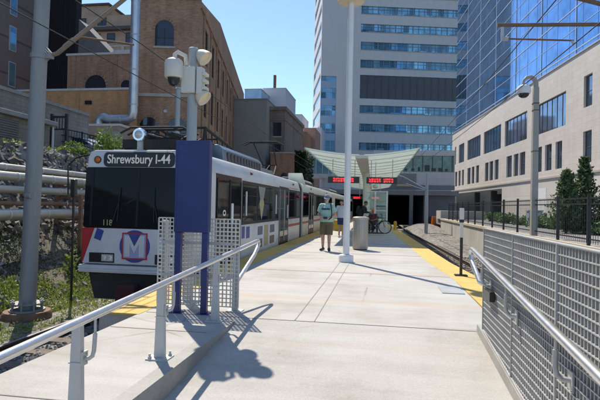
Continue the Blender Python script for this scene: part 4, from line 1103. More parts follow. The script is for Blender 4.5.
# ------------------------------------------------------------------ bicycle
t = thing('bicycle', 'dark bicycle parked side on with grey rimmed wheels, past the litter bin', 'bicycle', (-.35, 27.2, 0))
wx0, wx1, yb, rr_ = -.90, .14, 27.2, .34
for x in (wx0, wx1):
    b = MB(); n = 28; pts = [(x + rr_ * math.cos(2 * PI * k / n), yb, rr_ + .005 + rr_ * math.sin(2 * PI * k / n)) for k in range(n + 1)]
    b.tube(pts, .022, 8, caps=False); w = b.build('wheel', M['rubber'], t, smooth=True)
    b = MB(); pts = [(x + (rr_ - .035) * math.cos(2 * PI * k / n), yb, rr_ + .005 + (rr_ - .035) * math.sin(2 * PI * k / n)) for k in range(n + 1)]; b.tube(pts, .015, 6, caps=False); b.build('rim', M['galv'], w)
    b = MB()
    for k in range(14): a = 2 * PI * k / 14; b.cyl((x, yb, rr_), (x + .3 * math.cos(a), yb, rr_ + .3 * math.sin(a)), .003, n=4)
    b.cyl((x, yb - .05, rr_), (x, yb + .05, rr_), .025, n=10); b.build('spokes', M['galv'], w)
bbk = (-.42, yb, .30); st = (-.58, yb, .82); hd_ = (-.02, yb, .88)
b = MB(); b.tube([bbk, st], .018, 8); b.tube([st, hd_], .018, 8); b.tube([bbk, (.0, yb, .74)], .022, 8); b.tube([hd_, (.0, yb, .72), (wx1, yb, rr_)], .017, 8)
for s in (-.05, .05): b.tube([(wx0, yb + s, rr_), st], .011, 6); b.tube([(wx0, yb + s, rr_), bbk], .012, 6)
b.build('frame', M['fenceblack'], t)
b = MB(); b.tube([st, (-.60, yb, .95)], .014, 6); b.ell((-.60, yb, .97), (.14, .06, .035)); b.build('saddle', M['black'], t, smooth=True)
b = MB(); b.tube([hd_, (-.04, yb, 1.02)], .016, 6); b.tube([(-.12, yb - .28, 1.05), (-.02, yb - .2, 1.03), (-.02, yb + .2, 1.03), (-.12, yb + .28, 1.05)], .013, 8); b.build('handlebar', M['black'], t)
b = MB(); b.cyl((-.42, yb - .07, .30), (-.42, yb - .05, .30), .09, n=16); b.bar((-.42, yb - .09, .30), (-.28, yb - .09, .20), .02); b.bar((-.42, yb + .09, .30), (-.56, yb + .09, .40), .02); b.box(-.32, -.22, yb - .16, yb - .08, .18, .205); b.build('crankset', M['dark'], t)
b = MB(); b.box(-1.05, -.70, yb - .16, yb - .07, .38, .70); b.box(-1.05, -.70, yb + .07, yb + .16, .38, .70); b.box(-1.05, -.62, yb - .07, yb + .07, .70, .73); b.build('pannier', M['blackcloth'], t, bevel=.03)
t = thing('bicycle_stand', 'low dark floor rack under the bicycle', 'bicycle rack', (-.4, 27.05, 0))
b = MB(); b.box(-1.0, .1, 26.86, 26.98, .004, .05); b.build('base', M['panelblack'], t)
b = MB(); b.tube([(-.55, 26.92, .05), (-.55, 26.92, .55), (-.25, 26.92, .55), (-.25, 26.92, .05)], .025, 8); b.build('hoop', M['panelblack'], t)

# ------------------------------------------------------------------ people
def remesh(b, name, mats, parent, vox, smooth=4, paint=None):
    o = b.build(name, mats, parent, local=True)
    r = o.modifiers.new('r', 'REMESH'); r.mode = 'VOXEL'; r.voxel_size = vox; r.use_smooth_shade = True
    s = o.modifiers.new('s', 'SMOOTH'); s.factor = .5; s.iterations = smooth
    bpy.context.view_layer.update()
    me = D.meshes.new_from_object(o.evaluated_get(bpy.context.evaluated_depsgraph_get()))
    old = o.data; o.modifiers.clear(); o.data = me; me.name = name; D.meshes.remove(old)
    me.materials.clear()
    for m_ in (mats if isinstance(mats, (list, tuple)) else [mats]): me.materials.append(m_)
    if paint:
        for p in me.polygons: p.material_index = paint(p.center)
    me.polygons.foreach_set('use_smooth', [True] * len(me.polygons))
    return o
def V(*a): return Vector(a)
def person(label, loc, rz_, J, look, hgt=1.76, vox=.011):
    """J: joint dict in metres for a 1.75 m figure facing -Y; look: cloth materials"""
    t = thing('person', label, 'person', loc, rz_); k = hgt / 1.75
    j = {a: V(*p) * k for a, p in J.items()}
    nk, hd = j['neck'], j['head']
    b = MB()
    b.loft([(j['hip'].x, j['hip'].y, j['hip'].z - .09 * k, .145 * k, .11 * k), (j['hip'].x, j['hip'].y, j['hip'].z + .02 * k, .165 * k, .115 * k), (j['waist'].x, j['waist'].y, j['waist'].z, .15 * k, .115 * k), (j['chest'].x, j['chest'].y, j['chest'].z, .17 * k, .115 * k), (nk.x, nk.y, nk.z - .06 * k, .13 * k, .08 * k), (nk.x, nk.y, nk.z - .01 * k, .06 * k, .055 * k)])
    b.caps(nk - V(0, 0, .04) * k, nk.lerp(hd, .55), .056 * k, .052 * k)
    fwd = (j['look'] - hd).normalized() if 'look' in j else V(0, -1, 0)
    q = V(0, -1, 0).rotation_difference(fwd)
    H = lambda x, y, z: hd + q @ (V(x, y, z) * k)
    b.ell(hd, (.073 * k, .092 * k, .108 * k), 18, 12, q); b.ell(H(0, -.035, -.055), (.05 * k, .055 * k, .06 * k), 14, 9, q)
    b.caps(H(0, -.085, .01), H(0, -.108, -.022), .010 * k, .017 * k, 8)
    for s in (-1, 1): b.ell(H(s * .074, .008, -.008), (.012 * k, .022 * k, .033 * k), 8, 6, q)
    for s, n_ in ((-1, 'R'), (1, 'L')):
        sh_, el, wr = j['sh' + n_], j['el' + n_], j['wr' + n_]
        b.caps(V(nk.x, nk.y, nk.z - .08 * k).lerp(sh_, .4), sh_, .07 * k, .058 * k); b.caps(sh_, el, .052 * k, .04 * k); b.caps(el, wr, .041 * k, .026 * k)
        d = (j['hand' + n_] - wr).normalized(); side_ = d.cross(V(0, -1, .3)).normalized(); nrm = side_.cross(d)
        pc = wr + d * .05 * k
        b.caps(wr, pc + d * .02 * k, .026 * k, .030 * k); b.ell(pc + d * .005 * k, (.038 * k, .018 * k, .046 * k), 10, 8, V(0, 0, 1).rotation_difference(d))
        for f in range(4):
            o = pc + d * .036 * k + side_ * ((f - 1.5) * .019 * k); L = (.062, .072, .067, .052)[f] * k
            m1 = o + d * L * .55 + nrm * .006; b.caps(o, m1, .0095 * k, .009 * k, 8); b.caps(m1, m1 + (d * .8 + nrm * s * .0 - V(0, 0, .45) * 0 + nrm * .55) * L * .5, .009 * k, .0075 * k, 8)
        b.caps(pc - side_ * .03 * k * -s, pc + side_ * .05 * k * s + d * .03 * k, .011 * k, .009 * k, 8)
        h_, kn, an = j['hip' + n_], j['kn' + n_], j['an' + n_]
        b.caps(h_, kn, .085 * k, .058 * k); b.caps(kn, kn.lerp(an, .35), .056 * k, .056 * k); b.caps(kn.lerp(an, .3), an, .056 * k, .036 * k)
        ft = j['toe' + n_]; b.caps(an - V(0, 0, .03), ft, .038 * k, .032 * k)
    ey = [H(s * .032, -.082, .015) for s in (-1, 1)]; mo = H(0, -.088, -.062)
    bd = look.get('beard')
    def paint(c):
        if min((c - e).length for e in ey) < .0125 * k: return 1
        if ((c - mo) * 1).length < .022 * k and abs((c - mo).dot(q @ V(0, 0, 1))) < .009 * k: return 2
        if bd and (c - H(0, -.07, -.075)).length < .062 * k: return 3
        return 0
    body_ = remesh(b, 'body', [look.get('skin', M['skin']), M['eye'], M['lips'], M['whitebeard']], t, vox * .75, 3, paint)
    # shirt
    b = MB(); w_ = look.get('girth', 1.)
    b.loft([(j['hip'].x, j['hip'].y, j['hip'].z + look.get('hem', -.02) * k, .19 * w_ * k, .15 * w_ * k), (j['waist'].x, j['waist'].y - .01, j['waist'].z, .185 * w_ * k, .155 * w_ * k), (j['chest'].x, j['chest'].y, j['chest'].z, .20 * w_ * k, .145 * w_ * k), (nk.x, nk.y, nk.z - .09 * k, .145 * k, .1 * k), (nk.x, nk.y, nk.z - .02 * k, .075 * k, .07 * k)], 24)
    for n_ in 'RL':
        sh_, el, wr = j['sh' + n_], j['el' + n_], j['wr' + n_]; end = sh_.lerp(el, .72) if not look.get('long') else wr
        b.caps(V(nk.x, nk.y, nk.z - .085 * k).lerp(sh_, .25), sh_, .078 * k, .07 * k)
        if look.get('long'): b.caps(sh_, el, .07 * k, .056 * k); b.caps(el, wr, .055 * k, .042 * k)
        else: b.cyl(sh_, end, .073 * k, .082 * k, 16)
    st_ = remesh(b, 'shirt', look['shirt'], t, vox, 2)
    # trousers or shorts
    b = MB(); e = look.get('leg', .85)
    b.loft([(j['hip'].x, j['hip'].y, j['hip'].z - .12 * k, .17 * w_ * k, .14 * w_ * k), (j['hip'].x, j['hip'].y, j['hip'].z + .02 * k, .182 * w_ * k, .145 * w_ * k), (j['waist'].x, j['waist'].y, j['waist'].z - .06 * k, .17 * w_ * k, .14 * w_ * k)], 20)
    for n_ in 'RL':
        h_, kn, an = j['hip' + n_], j['kn' + n_], j['an' + n_]
        if e <= 1: b.cyl(h_ + V(0, 0, .05), h_.lerp(kn, e), .105 * w_ * k, .098 * w_ * k, 18)
        else: b.caps(h_, kn, .1 * w_ * k, .078 * k); b.cyl(kn, an - V(0, 0, .01), .078 * k, .066 * k, 16); b.ell(kn, (.079 * k,) * 3)
    remesh(b, 'shorts' if e <= 1 else 'trousers', look['legs'], t, vox, 2)
    for n_ in 'RL':
        an, ft = j['an' + n_], j['toe' + n_]; d = (ft - an); d.z = 0; d.normalize(); z = ft.z
        b = MB(); heel = V(an.x, an.y, z) - d * .06 * k
        b.caps(heel + V(0, 0, .012), ft + d * .05 * k, .043 * k, .042 * k); b.caps(an - V(0, 0, .01), heel + d * .05 * k + V(0, 0, .01), .047 * k, .048 * k); b.caps(V(an.x, an.y, z + .035) + d * .04, ft + V(0, 0, .0), .045 * k, .042 * k)
        b.v = [(x, y, max(zz, z - .038 * k)) for x, y, zz in b.v]
        so_ = remesh(b, 'shoe', [look.get('shoe', M['shoe']), M['sole']], t, vox * .8, 2, lambda c: 1 if c.z < z - .024 * k else 0)
    # hair or cap
    if look.get('cap'):
        b = MB(); b.ell(H(0, .006, .035), (.086 * k, .104 * k, .088 * k), 18, 10, q); b.v = [p for p in b.v]
        base = H(0, 0, .03); upv = q @ V(0, 0, 1)
        b.v = [tuple(V(*p) - upv * min(0, (V(*p) - base).dot(upv))) for p in b.v]
        br = [H(.085 * math.sin(R_(a)), -.075 - .095 * math.cos(R_(a)), .026 - .018 * math.cos(R_(a))) for a in range(-90, 91, 15)]
        b.add(br + [p + upv * .012 for p in br], [tuple(range(13)), tuple(range(25, 12, -1))] + [(i, i + 13, i + 14, i + 1) for i in range(12)])
        b.build('cap', look['cap'], t, local=True, smooth=True)
    if look.get('hair'):
        b = MB(); b.ell(H(0, .012, .028), (.08 * k, .098 * k, .092 * k), 16, 10, q); upv = q @ V(0, 0, 1); fv = q @ V(0, -1, 0); base = H(0, 0, 0)
        def clampp(p):
            v = V(*p); f_ = (v - base).dot(fv); low = (.045 if f_ > .02 else -.055) * k
            dz = (v - base).dot(upv); return tuple(v + upv * max(0, low - dz) * .9)
        b.v = [clampp(p) for p in b.v]; b.build('hair', look['hair'], t, local=True, smooth=True)
    return t, j, k
STAND = dict(hip=(0, 0, .93), waist=(0, 0, 1.08), chest=(0, 0, 1.30), neck=(0, -.01, 1.48), head=(0, -.025, 1.635), hipR=(-.09, 0, .90), hipL=(.09, 0, .90))
# man in the mint shirt, walking towards the camera, both hands in front of the belly
J = dict(STAND, look=(.03, -.6, 1.50), shR=(-.175, 0, 1.41), shL=(.175, 0, 1.41), elR=(-.26, .02, 1.13), elL=(.26, .0, 1.12), wrR=(-.12, -.20, 1.05), wrL=(.13, -.20, 1.03), handR=(.0, -.25, 1.03), handL=(.03, -.27, .99),
         knR=(-.105, -.03, .50), knL=(.10, -.07, .50), anR=(-.115, .05, .09), anL=(.105, -.09, .09), toeR=(-.14, -.06, .04), toeL=(.13, -.20, .04))
t, j, k = person('man in a mint green T-shirt, olive shorts and cap walking towards the camera', (-1.72, 15.58, .004), R_(-4), J,
    dict(shirt=M['mint'], legs=M['olive'], leg=1.0, cap=M['capblue'], beard=True, girth=1.12, hem=-.03), 1.76, .012)
b = MB(); zt = 1.30
for (x, w, z, h_) in ((-.085, .03, zt + .012, .04), (-.05, .025, zt + .01, .035), (-.02, .03, zt + .01, .04), (.015, .024, zt + .008, .034), (.045, .03, zt + .012, .04), (.08, .025, zt + .008, .035)):
    b.box(x * 1.35 - w / 1.6, x * 1.35 + w / 1.6, -.196, -.150, z - h_ / 1.5, z + h_ / 1.5)
b.build('shirt_print', M['navy'], t, local=True)
b = MB(); b.tube([(.10, .06, 1.50), (.13, -.06, 1.50), (.165, -.16, 1.36), (.195, -.205, 1.18), (.19, -.215, 1.05), (.10, -.235, .98)], .017, 8)
b.tube([(.10, .06, 1.50), (.05, .16, 1.3), (-.10, .17, 1.1)], .017, 8); b.build('strap', M['blackcloth'], t, local=True)
m_ = MB(); m_.box(-.05, .06, -.30, -.235, 1.0, 1.07); m_.cyl((0, -.30, 1.035), (0, -.345, 1.035), .03, n=16)
ph = m_.build('camera_in_hand', M['panelblack'], None, bevel=.006); ph.location = t.location; ph.rotation_euler = t.rotation_euler
tag(ph, 'small dark camera held in both hands by the man in mint', 'camera'); ph.name = 'hand_camera'
# woman in white top and blue shorts, half hidden by the pole
J = dict(STAND, look=(.3, .5, 1.6), shR=(-.18, 0, 1.42), shL=(.18, 0, 1.42), elR=(-.24, .04, 1.15), elL=(.23, .05, 1.15), wrR=(-.22, -.08, .93), wrL=(.22, -.1, .95), handR=(-.21, -.12, .85), handL=(.21, -.14, .87),
         knR=(-.09, -.03, .5), knL=(.09, -.02, .5), anR=(-.09, .03, .09), anL=(.09, .02, .09), toeR=(-.11, -.1, .04), toeL=(.11, -.11, .04))
person('person in a white top and blue shorts, half hidden behind the light pole', (-1.82, 22.4, .004), R_(160), J,
    dict(shirt=M['whitecloth'], legs=M['navy'], leg=.75, hair=M['hair'], shoe=M['whitecloth']), 1.70, .016)
# man in black with brown trousers, leaning over beside the bicycle, facing right
J = dict(hip=(0, .06, .92), waist=(0, -.0, 1.07), chest=(0, -.10, 1.27), neck=(0, -.20, 1.43), head=(0, -.26, 1.58), look=(0, -.75, 1.35), hipR=(-.09, .06, .90), hipL=(.09, .06, .90), shR=(-.19, -.16, 1.38), shL=(.19, -.16, 1.38),
         elR=(-.24, -.24, 1.12), elL=(.24, -.24, 1.12), wrR=(-.15, -.46, 1.10), wrL=(.15, -.46, 1.10), handR=(-.1, -.54, 1.12), handL=(.1, -.54, 1.12), knR=(-.1, .03, .5), knL=(.1, -.02, .5), anR=(-.1, .10, .09), anL=(.1, .0, .09), toeR=(-.11, -.03, .04), toeL=(.11, -.13, .04))
t, j, k = person('person in a black jacket and brown trousers leaning towards the bicycle', (-1.12, 26.3, .004), R_(78), J,
    dict(shirt=M['blackcloth'], long=True, legs=M['browncloth'], leg=1.2, hair=M['hair'], skin=M['skindark'], girth=1.08), 1.76, .016)
b = MB(); b.ell((0, .12, 1.24), (.15, .11, .22)); b.ell((0, .2, 1.15), (.1, .06, .12))
for s in (-1, 1): b.tube([(s * .1, .05, 1.42), (s * .11, -.19, 1.46), (s * .13, -.29, 1.3), (s * .13, -.1, 1.1), (s * .1, .08, 1.05)], .018, 6)
bp = b.build('backpack', M['blackcloth'], None, smooth=True); bp.location = t.location; bp.rotation_euler = t.rotation_euler
tag(bp, 'black backpack worn by the person leaning towards the bicycle', 'backpack')
# seated figure with an orange cap
J = dict(hip=(0, 0, .50), waist=(0, .03, .66), chest=(0, .02, .87), neck=(0, -.02, 1.05), head=(0, -.05, 1.20), look=(0, -.6, 1.1), hipR=(-.09, -.02, .50), hipL=(.09, -.02, .50), shR=(-.18, 0, .99), shL=(.18, 0, .99), elR=(-.22, -.08, .74), elL=(.22, -.08, .74), wrR=(-.1, -.28, .68), wrL=(.1, -.28, .68), handR=(-.03, -.34, .66), handL=(.03, -.34, .66),
         knR=(-.11, -.42, .50), knL=(.11, -.42, .50), anR=(-.11, -.40, .09), anL=(.11, -.40, .09), toeR=(-.12, -.53, .04), toeL=(.12, -.53, .04))
person('person in a dark red top and orange cap sitting on the bench', (-.52, 28.42, .01), R_(-12), J,
    dict(shirt=M['redcloth'], legs=M['blackcloth'], leg=1.2, cap=M['orange'], skin=M['skindark']), 1.72, .016)
M['slateframe'] = mat('slate window frame', (.10, .11, .13), .5, .2, .1, 3)
# ------------------------------------------------------------------ buildings
def wall(b, fn, u0, u1, v0, v1, holes, depth, m=0):
    """front face with openings; fn(u, v, d) gives a point, d = depth behind the face"""
    us = sorted({u0, u1} | {h[0] for h in holes} | {h[1] for h in holes}); vs = sorted({v0, v1} | {h[2] for h in holes} | {h[3] for h in holes})
    us = [u for u in us if u0 - 1e-6 <= u <= u1 + 1e-6]; vs = [v for v in vs if v0 - 1e-6 <= v <= v1 + 1e-6]
    for ua, ub in zip(us, us[1:]):
        for va, vb in zip(vs, vs[1:]):
            cu, cv = (ua + ub) / 2, (va + vb) / 2
            if any(h[0] < cu < h[1] and h[2] < cv < h[3] for h in holes): continue
            b.add([fn(ua, va, 0), fn(ub, va, 0), fn(ub, vb, 0), fn(ua, vb, 0)], [(0, 1, 2, 3)], m)
    for a, c, d, e in [h[:4] for h in holes]:
        for p, q in (((a, d), (c, d)), ((c, d), (c, e)), ((c, e), (a, e)), ((a, e), (a, d))):
            b.add([fn(*p, 0), fn(*q, 0), fn(*q, depth), fn(*p, depth)], [(0, 1, 2, 3)], m)
def quadbox(b, fn, u0, u1, v0, v1, d0, d1, m=0):
    vs = [fn(u, v, d) for d in (d0, d1) for v in (v0, v1) for u in (u0, u1)]
    b.add(vs, [(0, 2, 3, 1), (4, 5, 7, 6), (0, 1, 5, 4), (2, 6, 7, 3), (0, 4, 6, 2), (1, 3, 7, 5)], m)
def window(parent, fn, u0, u1, v0, v1, depth, gl, fr, nu=1, nv=1, fw_=.06, pane=True, name='window'):
    b = MB(); d0, d1 = depth - .08, depth - .005
    quadbox(b, fn, u0, u1, v0, v0 + fw_, d0, d1); quadbox(b, fn, u0, u1, v1 - fw_, v1, d0, d1); quadbox(b, fn, u0, u0 + fw_, v0 + fw_, v1 - fw_, d0, d1); quadbox(b, fn, u1 - fw_, u1, v0 + fw_, v1 - fw_, d0, d1)
    for i in range(1, nu): u = u0 + (u1 - u0) * i / nu; quadbox(b, fn, u - fw_ / 2, u + fw_ / 2, v0 + fw_, v1 - fw_, d0, d1)
    for i in range(1, nv): v = v0 + (v1 - v0) * i / nv; quadbox(b, fn, u0 + fw_, u1 - fw_, v - fw_ / 2, v + fw_ / 2, d0 + .004, d1)
    w = b.build(name, fr, parent, local=True)
    b = MB(); quadbox(b, fn, u0 + .01, u1 - .01, v0 + .01, v1 - .01, depth - .035, depth + .02); b.build('pane', gl, w, local=True)
    return w

# --- limestone podium and glass tower on the right (local: y runs away along the facade, -x faces the station)
ANG = R_(4.915)
pod = thing('office_building', 'pale limestone office building with rows of tall dark windows', 'building', (20, 40, 0), ANG)
F = lambda u, v, d: (d, u, v)
UP = [(64.9, 66.0), (58.4, 62.6), (47.4, 56.0), (36.8, 45.5), (26.65, 35.1), (15.85, 23.85)]
LOW = [(63.7, 65.5), (60.9, 62.6), (58.3, 59.8), (53.5, 55.7), (51., 52.7), (48.1, 49.9), (42.7, 44.6), (40.3, 42.2), (37.7, 39.6), (32.0, 34.2), (29.5, 31.3), (27.1, 29.1), (21.9, 23.5), (19.2, 21.0), (16.6, 18.2)]
NAR = [(10.4, 12.05), (4.2, 5.9), (-2., -.3), (-8.2, -6.5)]
holes = [(a, c, 10.4, 14.0) for a, c in UP] + [(a, c, 5.95, 8.9) for a, c in LOW] + [(a, c, 11.4, 14.45) for a, c in NAR] + [(a, c, 6.05, 9.1) for a, c in NAR] + [(36.0, 66.5, -.05, 4.5)]
b = MB(); wall(b, F, -22, 68.4, 5.22, 16.75, [h for h in holes if h[2] > 5], .3)
quadbox(b, F, -22, 68.4, 16.75, 17.0, .02, .7)
b.add([F(68.4, 0, 0), F(68.4, 0, 30), F(68.4, 16.75, 30), F(68.4, 16.75, 0)], [(0, 1, 2, 3)])
b.add([F(-22, 0, 0), F(-22, 0, 30), F(-22, 16.75, 30), F(-22, 16.75, 0)], [(0, 1, 2, 3)])
b.add([F(-22, 16.7, .5), F(68.4, 16.7, .5), F(68.4, 16.7, 30), F(-22, 16.7, 30)], [(0, 1, 2, 3)])
b.build('upper_wall', M['limestone'], pod, local=True)
b = MB(); wall(b, F, -22, 68.4, 0, 5.02, [(36.0, 66.5, .45, 4.5)], .6); b.build('base_wall', M['base_stone'], pod, local=True)
b = MB(); quadbox(b, F, -22, 68.45, 5.02, 5.22, -.12, .5); b.build('ledge', M['trim'], pod, local=True)
b = MB(); quadbox(b, F, -22.1, 68.5, 17.0, 17.14, -.1, .8); b.build('roof_edge', M['galv'], pod, local=True)
for a, c in UP: window(pod, F, a, c, 10.4, 14.0, .3, M['pglass'], M['slateframe'], max(1, round((c - a) / 1.35)), 1, .035)
for a, c in LOW: window(pod, F, a, c, 5.95, 8.9, .3, M['pglass'], M['slateframe'], 1, 2)
for a, c in NAR:
    window(pod, F, a, c, 11.4, 14.45, .3, M['pglass'], M['slateframe'], 1, 2); window(pod, F, a, c, 6.05, 9.1, .3, M['pglass'], M['slateframe'], 1, 2)
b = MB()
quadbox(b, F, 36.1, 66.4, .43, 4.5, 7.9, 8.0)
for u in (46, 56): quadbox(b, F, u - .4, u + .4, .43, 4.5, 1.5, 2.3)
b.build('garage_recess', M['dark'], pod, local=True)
b = MB(); quadbox(b, F, 20.5, 23.0, 1.2, 4.0, -.02, .06); b.build('white_door_panel', M['whitepaint'], pod, local=True)
tow = thing('glass_tower', 'blue mirror glass tower rising above the limestone building', 'building', (20, 40, 16.7), ANG)
b = MB(); b.box(1.0, 28, -20, 70., 0.02, 70); b.build('glass_skin', M['mirror'], tow, local=True)
b = MB(); z = 1.6
while z < 70: b.box(.94, 1.0, -20, 70.02, z - .055, z + .055); b.box(.96, .999, -20, 70.01, z + 2.23, z + 2.29); z += 4.5
build_each(b, 'floor_line', M['mullion'], tow, local=True)
b = MB(); y = -20.
while y < 70: b.box(.93, .998, y - .06, y + .06, .02, 70); y += 9.0
build_each(b, 'mullion', M['mullion'], tow, local=True)
b = MB(); y = -18.5
while y < 69.9: b.box(.985, .999, y - .018, y + .018, .02, 70); y += 3.0
build_each(b, 'glazing_bar', mat('fine glazing bar', (.12, .19, .32), .4, .4), tow, local=True)

# --- grey office tower in the middle (local: x along the front, y away, -y faces the camera)
ht = thing('office_tower', 'tall grey clad office tower with horizontal window bands, behind the canopy', 'building', (-21.6, 168.75, 0), R_(13))
ht.scale = (1.35, 1.35, 1.35)
G = lambda u, v, d: (u, d, v)
bands = [(14.4, 16.6), (18.85, 21.1), (23.3, 25.6)] + [(32.6 + 4.42 * k, 34.9 + 4.42 * k) for k in range(0, 20)]
bands = [(15.5, 17.4), (20.2, 22.2), (24.9, 26.9)] + [(36.45 + 4.58 * k, 38.5 + 4.58 * k) for k in range(16)]
HT = 112
hol = [(10.0, 52, a, c) for a, c in bands] + [(0.02, 4.0, 12.0, 34.0)] + [(10.0, 52, 28.6, 34.6)]
b = MB(); wall(b, G, 0, 60, 0, HT, hol, .45); b.add([G(0, HT, 0), G(60, HT, 0), G(60, HT, 24), G(0, HT, 24)], [(0, 1, 2, 3)]); b.add([G(60, 0, 0), G(60, HT, 0), G(60, HT, 24), G(60, 0, 24)], [(0, 1, 2, 3)])
b.build('front_wall', M['towerpanel'], ht, local=True)
rw = random.Random(4)
for a, c in bands:
    m = MB(); u = 10.0
    quadbox(m, G, 10.0, 52, a, c, .36, .42)
    w = m.build('window_strip', M['wglass'], ht, local=True)
    m = MB(); u = 10.0; i = 0
    while u <= 52.01:
        wd = .07 if i % 3 else .14; quadbox(m, G, max(10, u - wd), min(52, u + wd), a, c, .24, .355); u += 1.5; i += 1
    quadbox(m, G, 10, 52, a + (c - a) * .62, a + (c - a) * .66, .25, .35); quadbox(m, G, 10, 52, a, a + .1, .2, .35); m.build('mullions', mat('tower mullion', (.16, .24, .30), .4, .3) if 'tm' not in M else M['tm'], w, local=True)
    m = MB(); quadbox(m, G, 9.9, 52.1, a - .16, a - .02, -.08, .2); m.build('sill', M['trim'], w, local=True)
m = MB(); quadbox(m, G, 10, 52, 28.6, 34.6, .2, .3)
u = 10.
while u < 52: quadbox(m, G, u, u + .08, 28.6, 34.6, .12, .2); u += 1.85
m.build('louvre_band', M['louvre'], ht, local=True)
m = MB(); quadbox(m, G, .02, 4.0, 12, 34, .3, .38); cw = m.build('corner_glazing', M['wglass'], ht, local=True)
m = MB()
for k in range(12): quadbox(m, G, .02, 4.0, 12 + k * 2 - .06, 12 + k * 2 + .06, .2, .299)
for u in (.1, 1.4, 2.7, 3.93): quadbox(m, G, u - .06, u + .06, 12, 34, .22, .298)
for k in range(5): quadbox(m, G, .02, 4., 13.2 + k * 4.45, 15.0 + k * 4.45, .18, .297)
m.build('spandrel_grid', mat('pale blue spandrel', (.30, .38, .46), .3, .2), cw, local=True)
# left side wall with its own bands
SD = lambda u, v, d: (d, u, v)
m = MB(); sb = [(1.2, 20.5, 15.0 + 4.45 * k, 17.2 + 4.45 * k) for k in range(21)]
wall(m, SD, 0, 22, 0, HT, sb, .3); m.build('side_wall', M['towerside'], ht, local=True)
m = MB()
for a, c, d, e in sb: quadbox(m, SD, a, c, d, e, .25, .32)
m.build('side_glazing', M['wglass'], ht, local=True)

# --- low green glazed block and tunnel portal under the tower
lb = thing('link_building', 'low link building with a green tinted window band beneath the grey tower', 'building', (2, 78, 0))
m = MB(); wall(m, G, -3.5, 8.6, 4.4, 10.2, [(1.0, 8.5, 6.9, 9.4)], .3); m.add([G(-3.5, 10.2, 0), G(8.6, 10.2, 0), G(8.6, 10.2, 14), G(-3.5, 10.2, 14)], [(0, 1, 2, 3)]); m.build('wall', M['towerpanel'], lb, local=True)
m = MB(); quadbox(m, G, 1, 8.5, 6.9, 9.4, .22, .3); wb = m.build('green_glazing', mat('green glass', (.10, .21, .17), .15, 0, .5, 1.2), lb, local=True)
m = MB()
for k in range(6): quadbox(m, G, 1 + k * 1.45 - .05, 1 + k * 1.45 + .05, 7, 9.4, .12, .215)
for k in range(7): u = 1.2 + k; quadbox(m, G, u, u + rw.uniform(.3, .8), 7.05, 7.05 + rw.uniform(.3, 1.1), .20, .218)
m.build('mullions', M['panelblack'], wb, local=True)
m = MB(); quadbox(m, G, -3.5, 8.6, 4.2, 4.9, -.3, .3); m.build('beam', mat('grey blue beam', (.19, .20, .23), .7), lb, local=True)
pt = thing('tunnel_portal', 'dark tunnel portal with concrete columns and beam at the far end of the tracks', 'tunnel', (0, 61, -1.2))
m = MB(); m.box(-12, 8.8, 61.0, 61.6, 2.95, 3.5); m.box(-12, 8.8, 61.61, 77, 2.96, 3.49); build_each(m, 'beam', mat('portal concrete', (.17, .175, .185), .85, 0, .15, 1.), pt)
for x in (.25, 3.35):
    m = MB(); m.box(x - .22, x + .22, 61.0, 61.6, -1.2, 2.95); m.build('column', mat('portal column', (.13, .135, .15), .8), pt)
m = MB(); m.box(4.9, 5.3, 62.51, 77, -1.2, 2.94); m.box(5.31, 8.6, 62.5, 63, -1.2, 2.94); m.box(-12, -7, 62, 62.5, -1.2, 2.94); build_each(m, 'side_wall', mat('blue grey concrete', (.15, .165, .195), .85, 0, .12, .8), pt)
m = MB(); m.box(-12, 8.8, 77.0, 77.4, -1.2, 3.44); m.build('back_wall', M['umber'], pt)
m = MB(); m.box(-2.2, 4.0, 62.2, 63.2, 3.62, 5.6)
for k in range(14): m.box(-2.1 + k * .45, -1.85 + k * .45, 62.17, 62.2, 3.8, 5.4)
m.build('roof_plant', mat('grey plant screen', (.20, .205, .21), .7), pt)
m = MB(); m.box(1.6, 3.4, 62.0, 62.16, 4.0, 4.3); m.build('yellow_notice', M['flat_tan'], pt)
gm = MB(); gm.box(5.45, 9.5, 49, 53, .4, 1.2); tag(gm.build('planter_wall', M['wallconc'], origin=(7, 51, .4)), 'low pale wall beyond the end of the black fence', 'wall')
m = MB(); m.prism([(5.2, -.5), (6.4, -.5), (6.3, .55), (5.3, .55)], 55, 56, 'y'); tag(m.build('warning_barrier', M['orange'], origin=(5.8, 55.5, -.5)), 'small orange barrier at the end of the retaining wall', 'barrier')

# --- left: brick warehouse with arched windows (local: x<0 front face towards camera, y>0 side face towards the track)
BA = R_(11.53)
bw = thing('brick_warehouse', 'large brown brick warehouse with arched windows behind the silver duct', 'building', (-14.7, 38, 3.5), BA)
FR = lambda u, v, d: (-u, d, v)            # u to the left along the front
SI = lambda u, v, d: (-d, u, v)            # u away along the side
z0 = 3.5
m = MB(); fh = [(2.05, 3.55, 10.4, 11.75)] + [(a, a + 1.5, 3.0, 3.95) for a in (.9, 3.1)]
wall(m, FR, 0, 5.0, 0, 14.2, fh, .25); m.build('front_wall', M['brickdark'], bw, local=True)
bays = [2.2 + 4.15 * k for k in range(10)]
sh_ = []
for u in bays: sh_ += [(u + .4, u + 2.2, 9.9, 12.9), (u + .4, u + 2.2, 5.4, 8.5), (u + .3, u + 2.1, 1.5, 3.6)]
m = MB(); wall(m, SI, 0, 46, 0, 14.2, sh_, .16)
m.add([SI(0, 14.2, 0), SI(46, 14.2, 0), SI(46, 16.9, 0), SI(12.5, 16.9, 0)], [(0, 1, 2, 3)])
m.add([SI(0, 14.2, 0), SI(12.5, 16.9, 0), SI(12.5, 16.9, 5), SI(0, 14.2, 5)], [(0, 1, 2, 3)]); m.add([SI(12.5, 16.9, 0), SI(46, 16.9, 0), SI(46, 16.9, 5), SI(12.5, 16.9, 5)], [(0, 1, 2, 3)])
m.build('side_wall', M['brickdark'], bw, local=True)
m = MB()
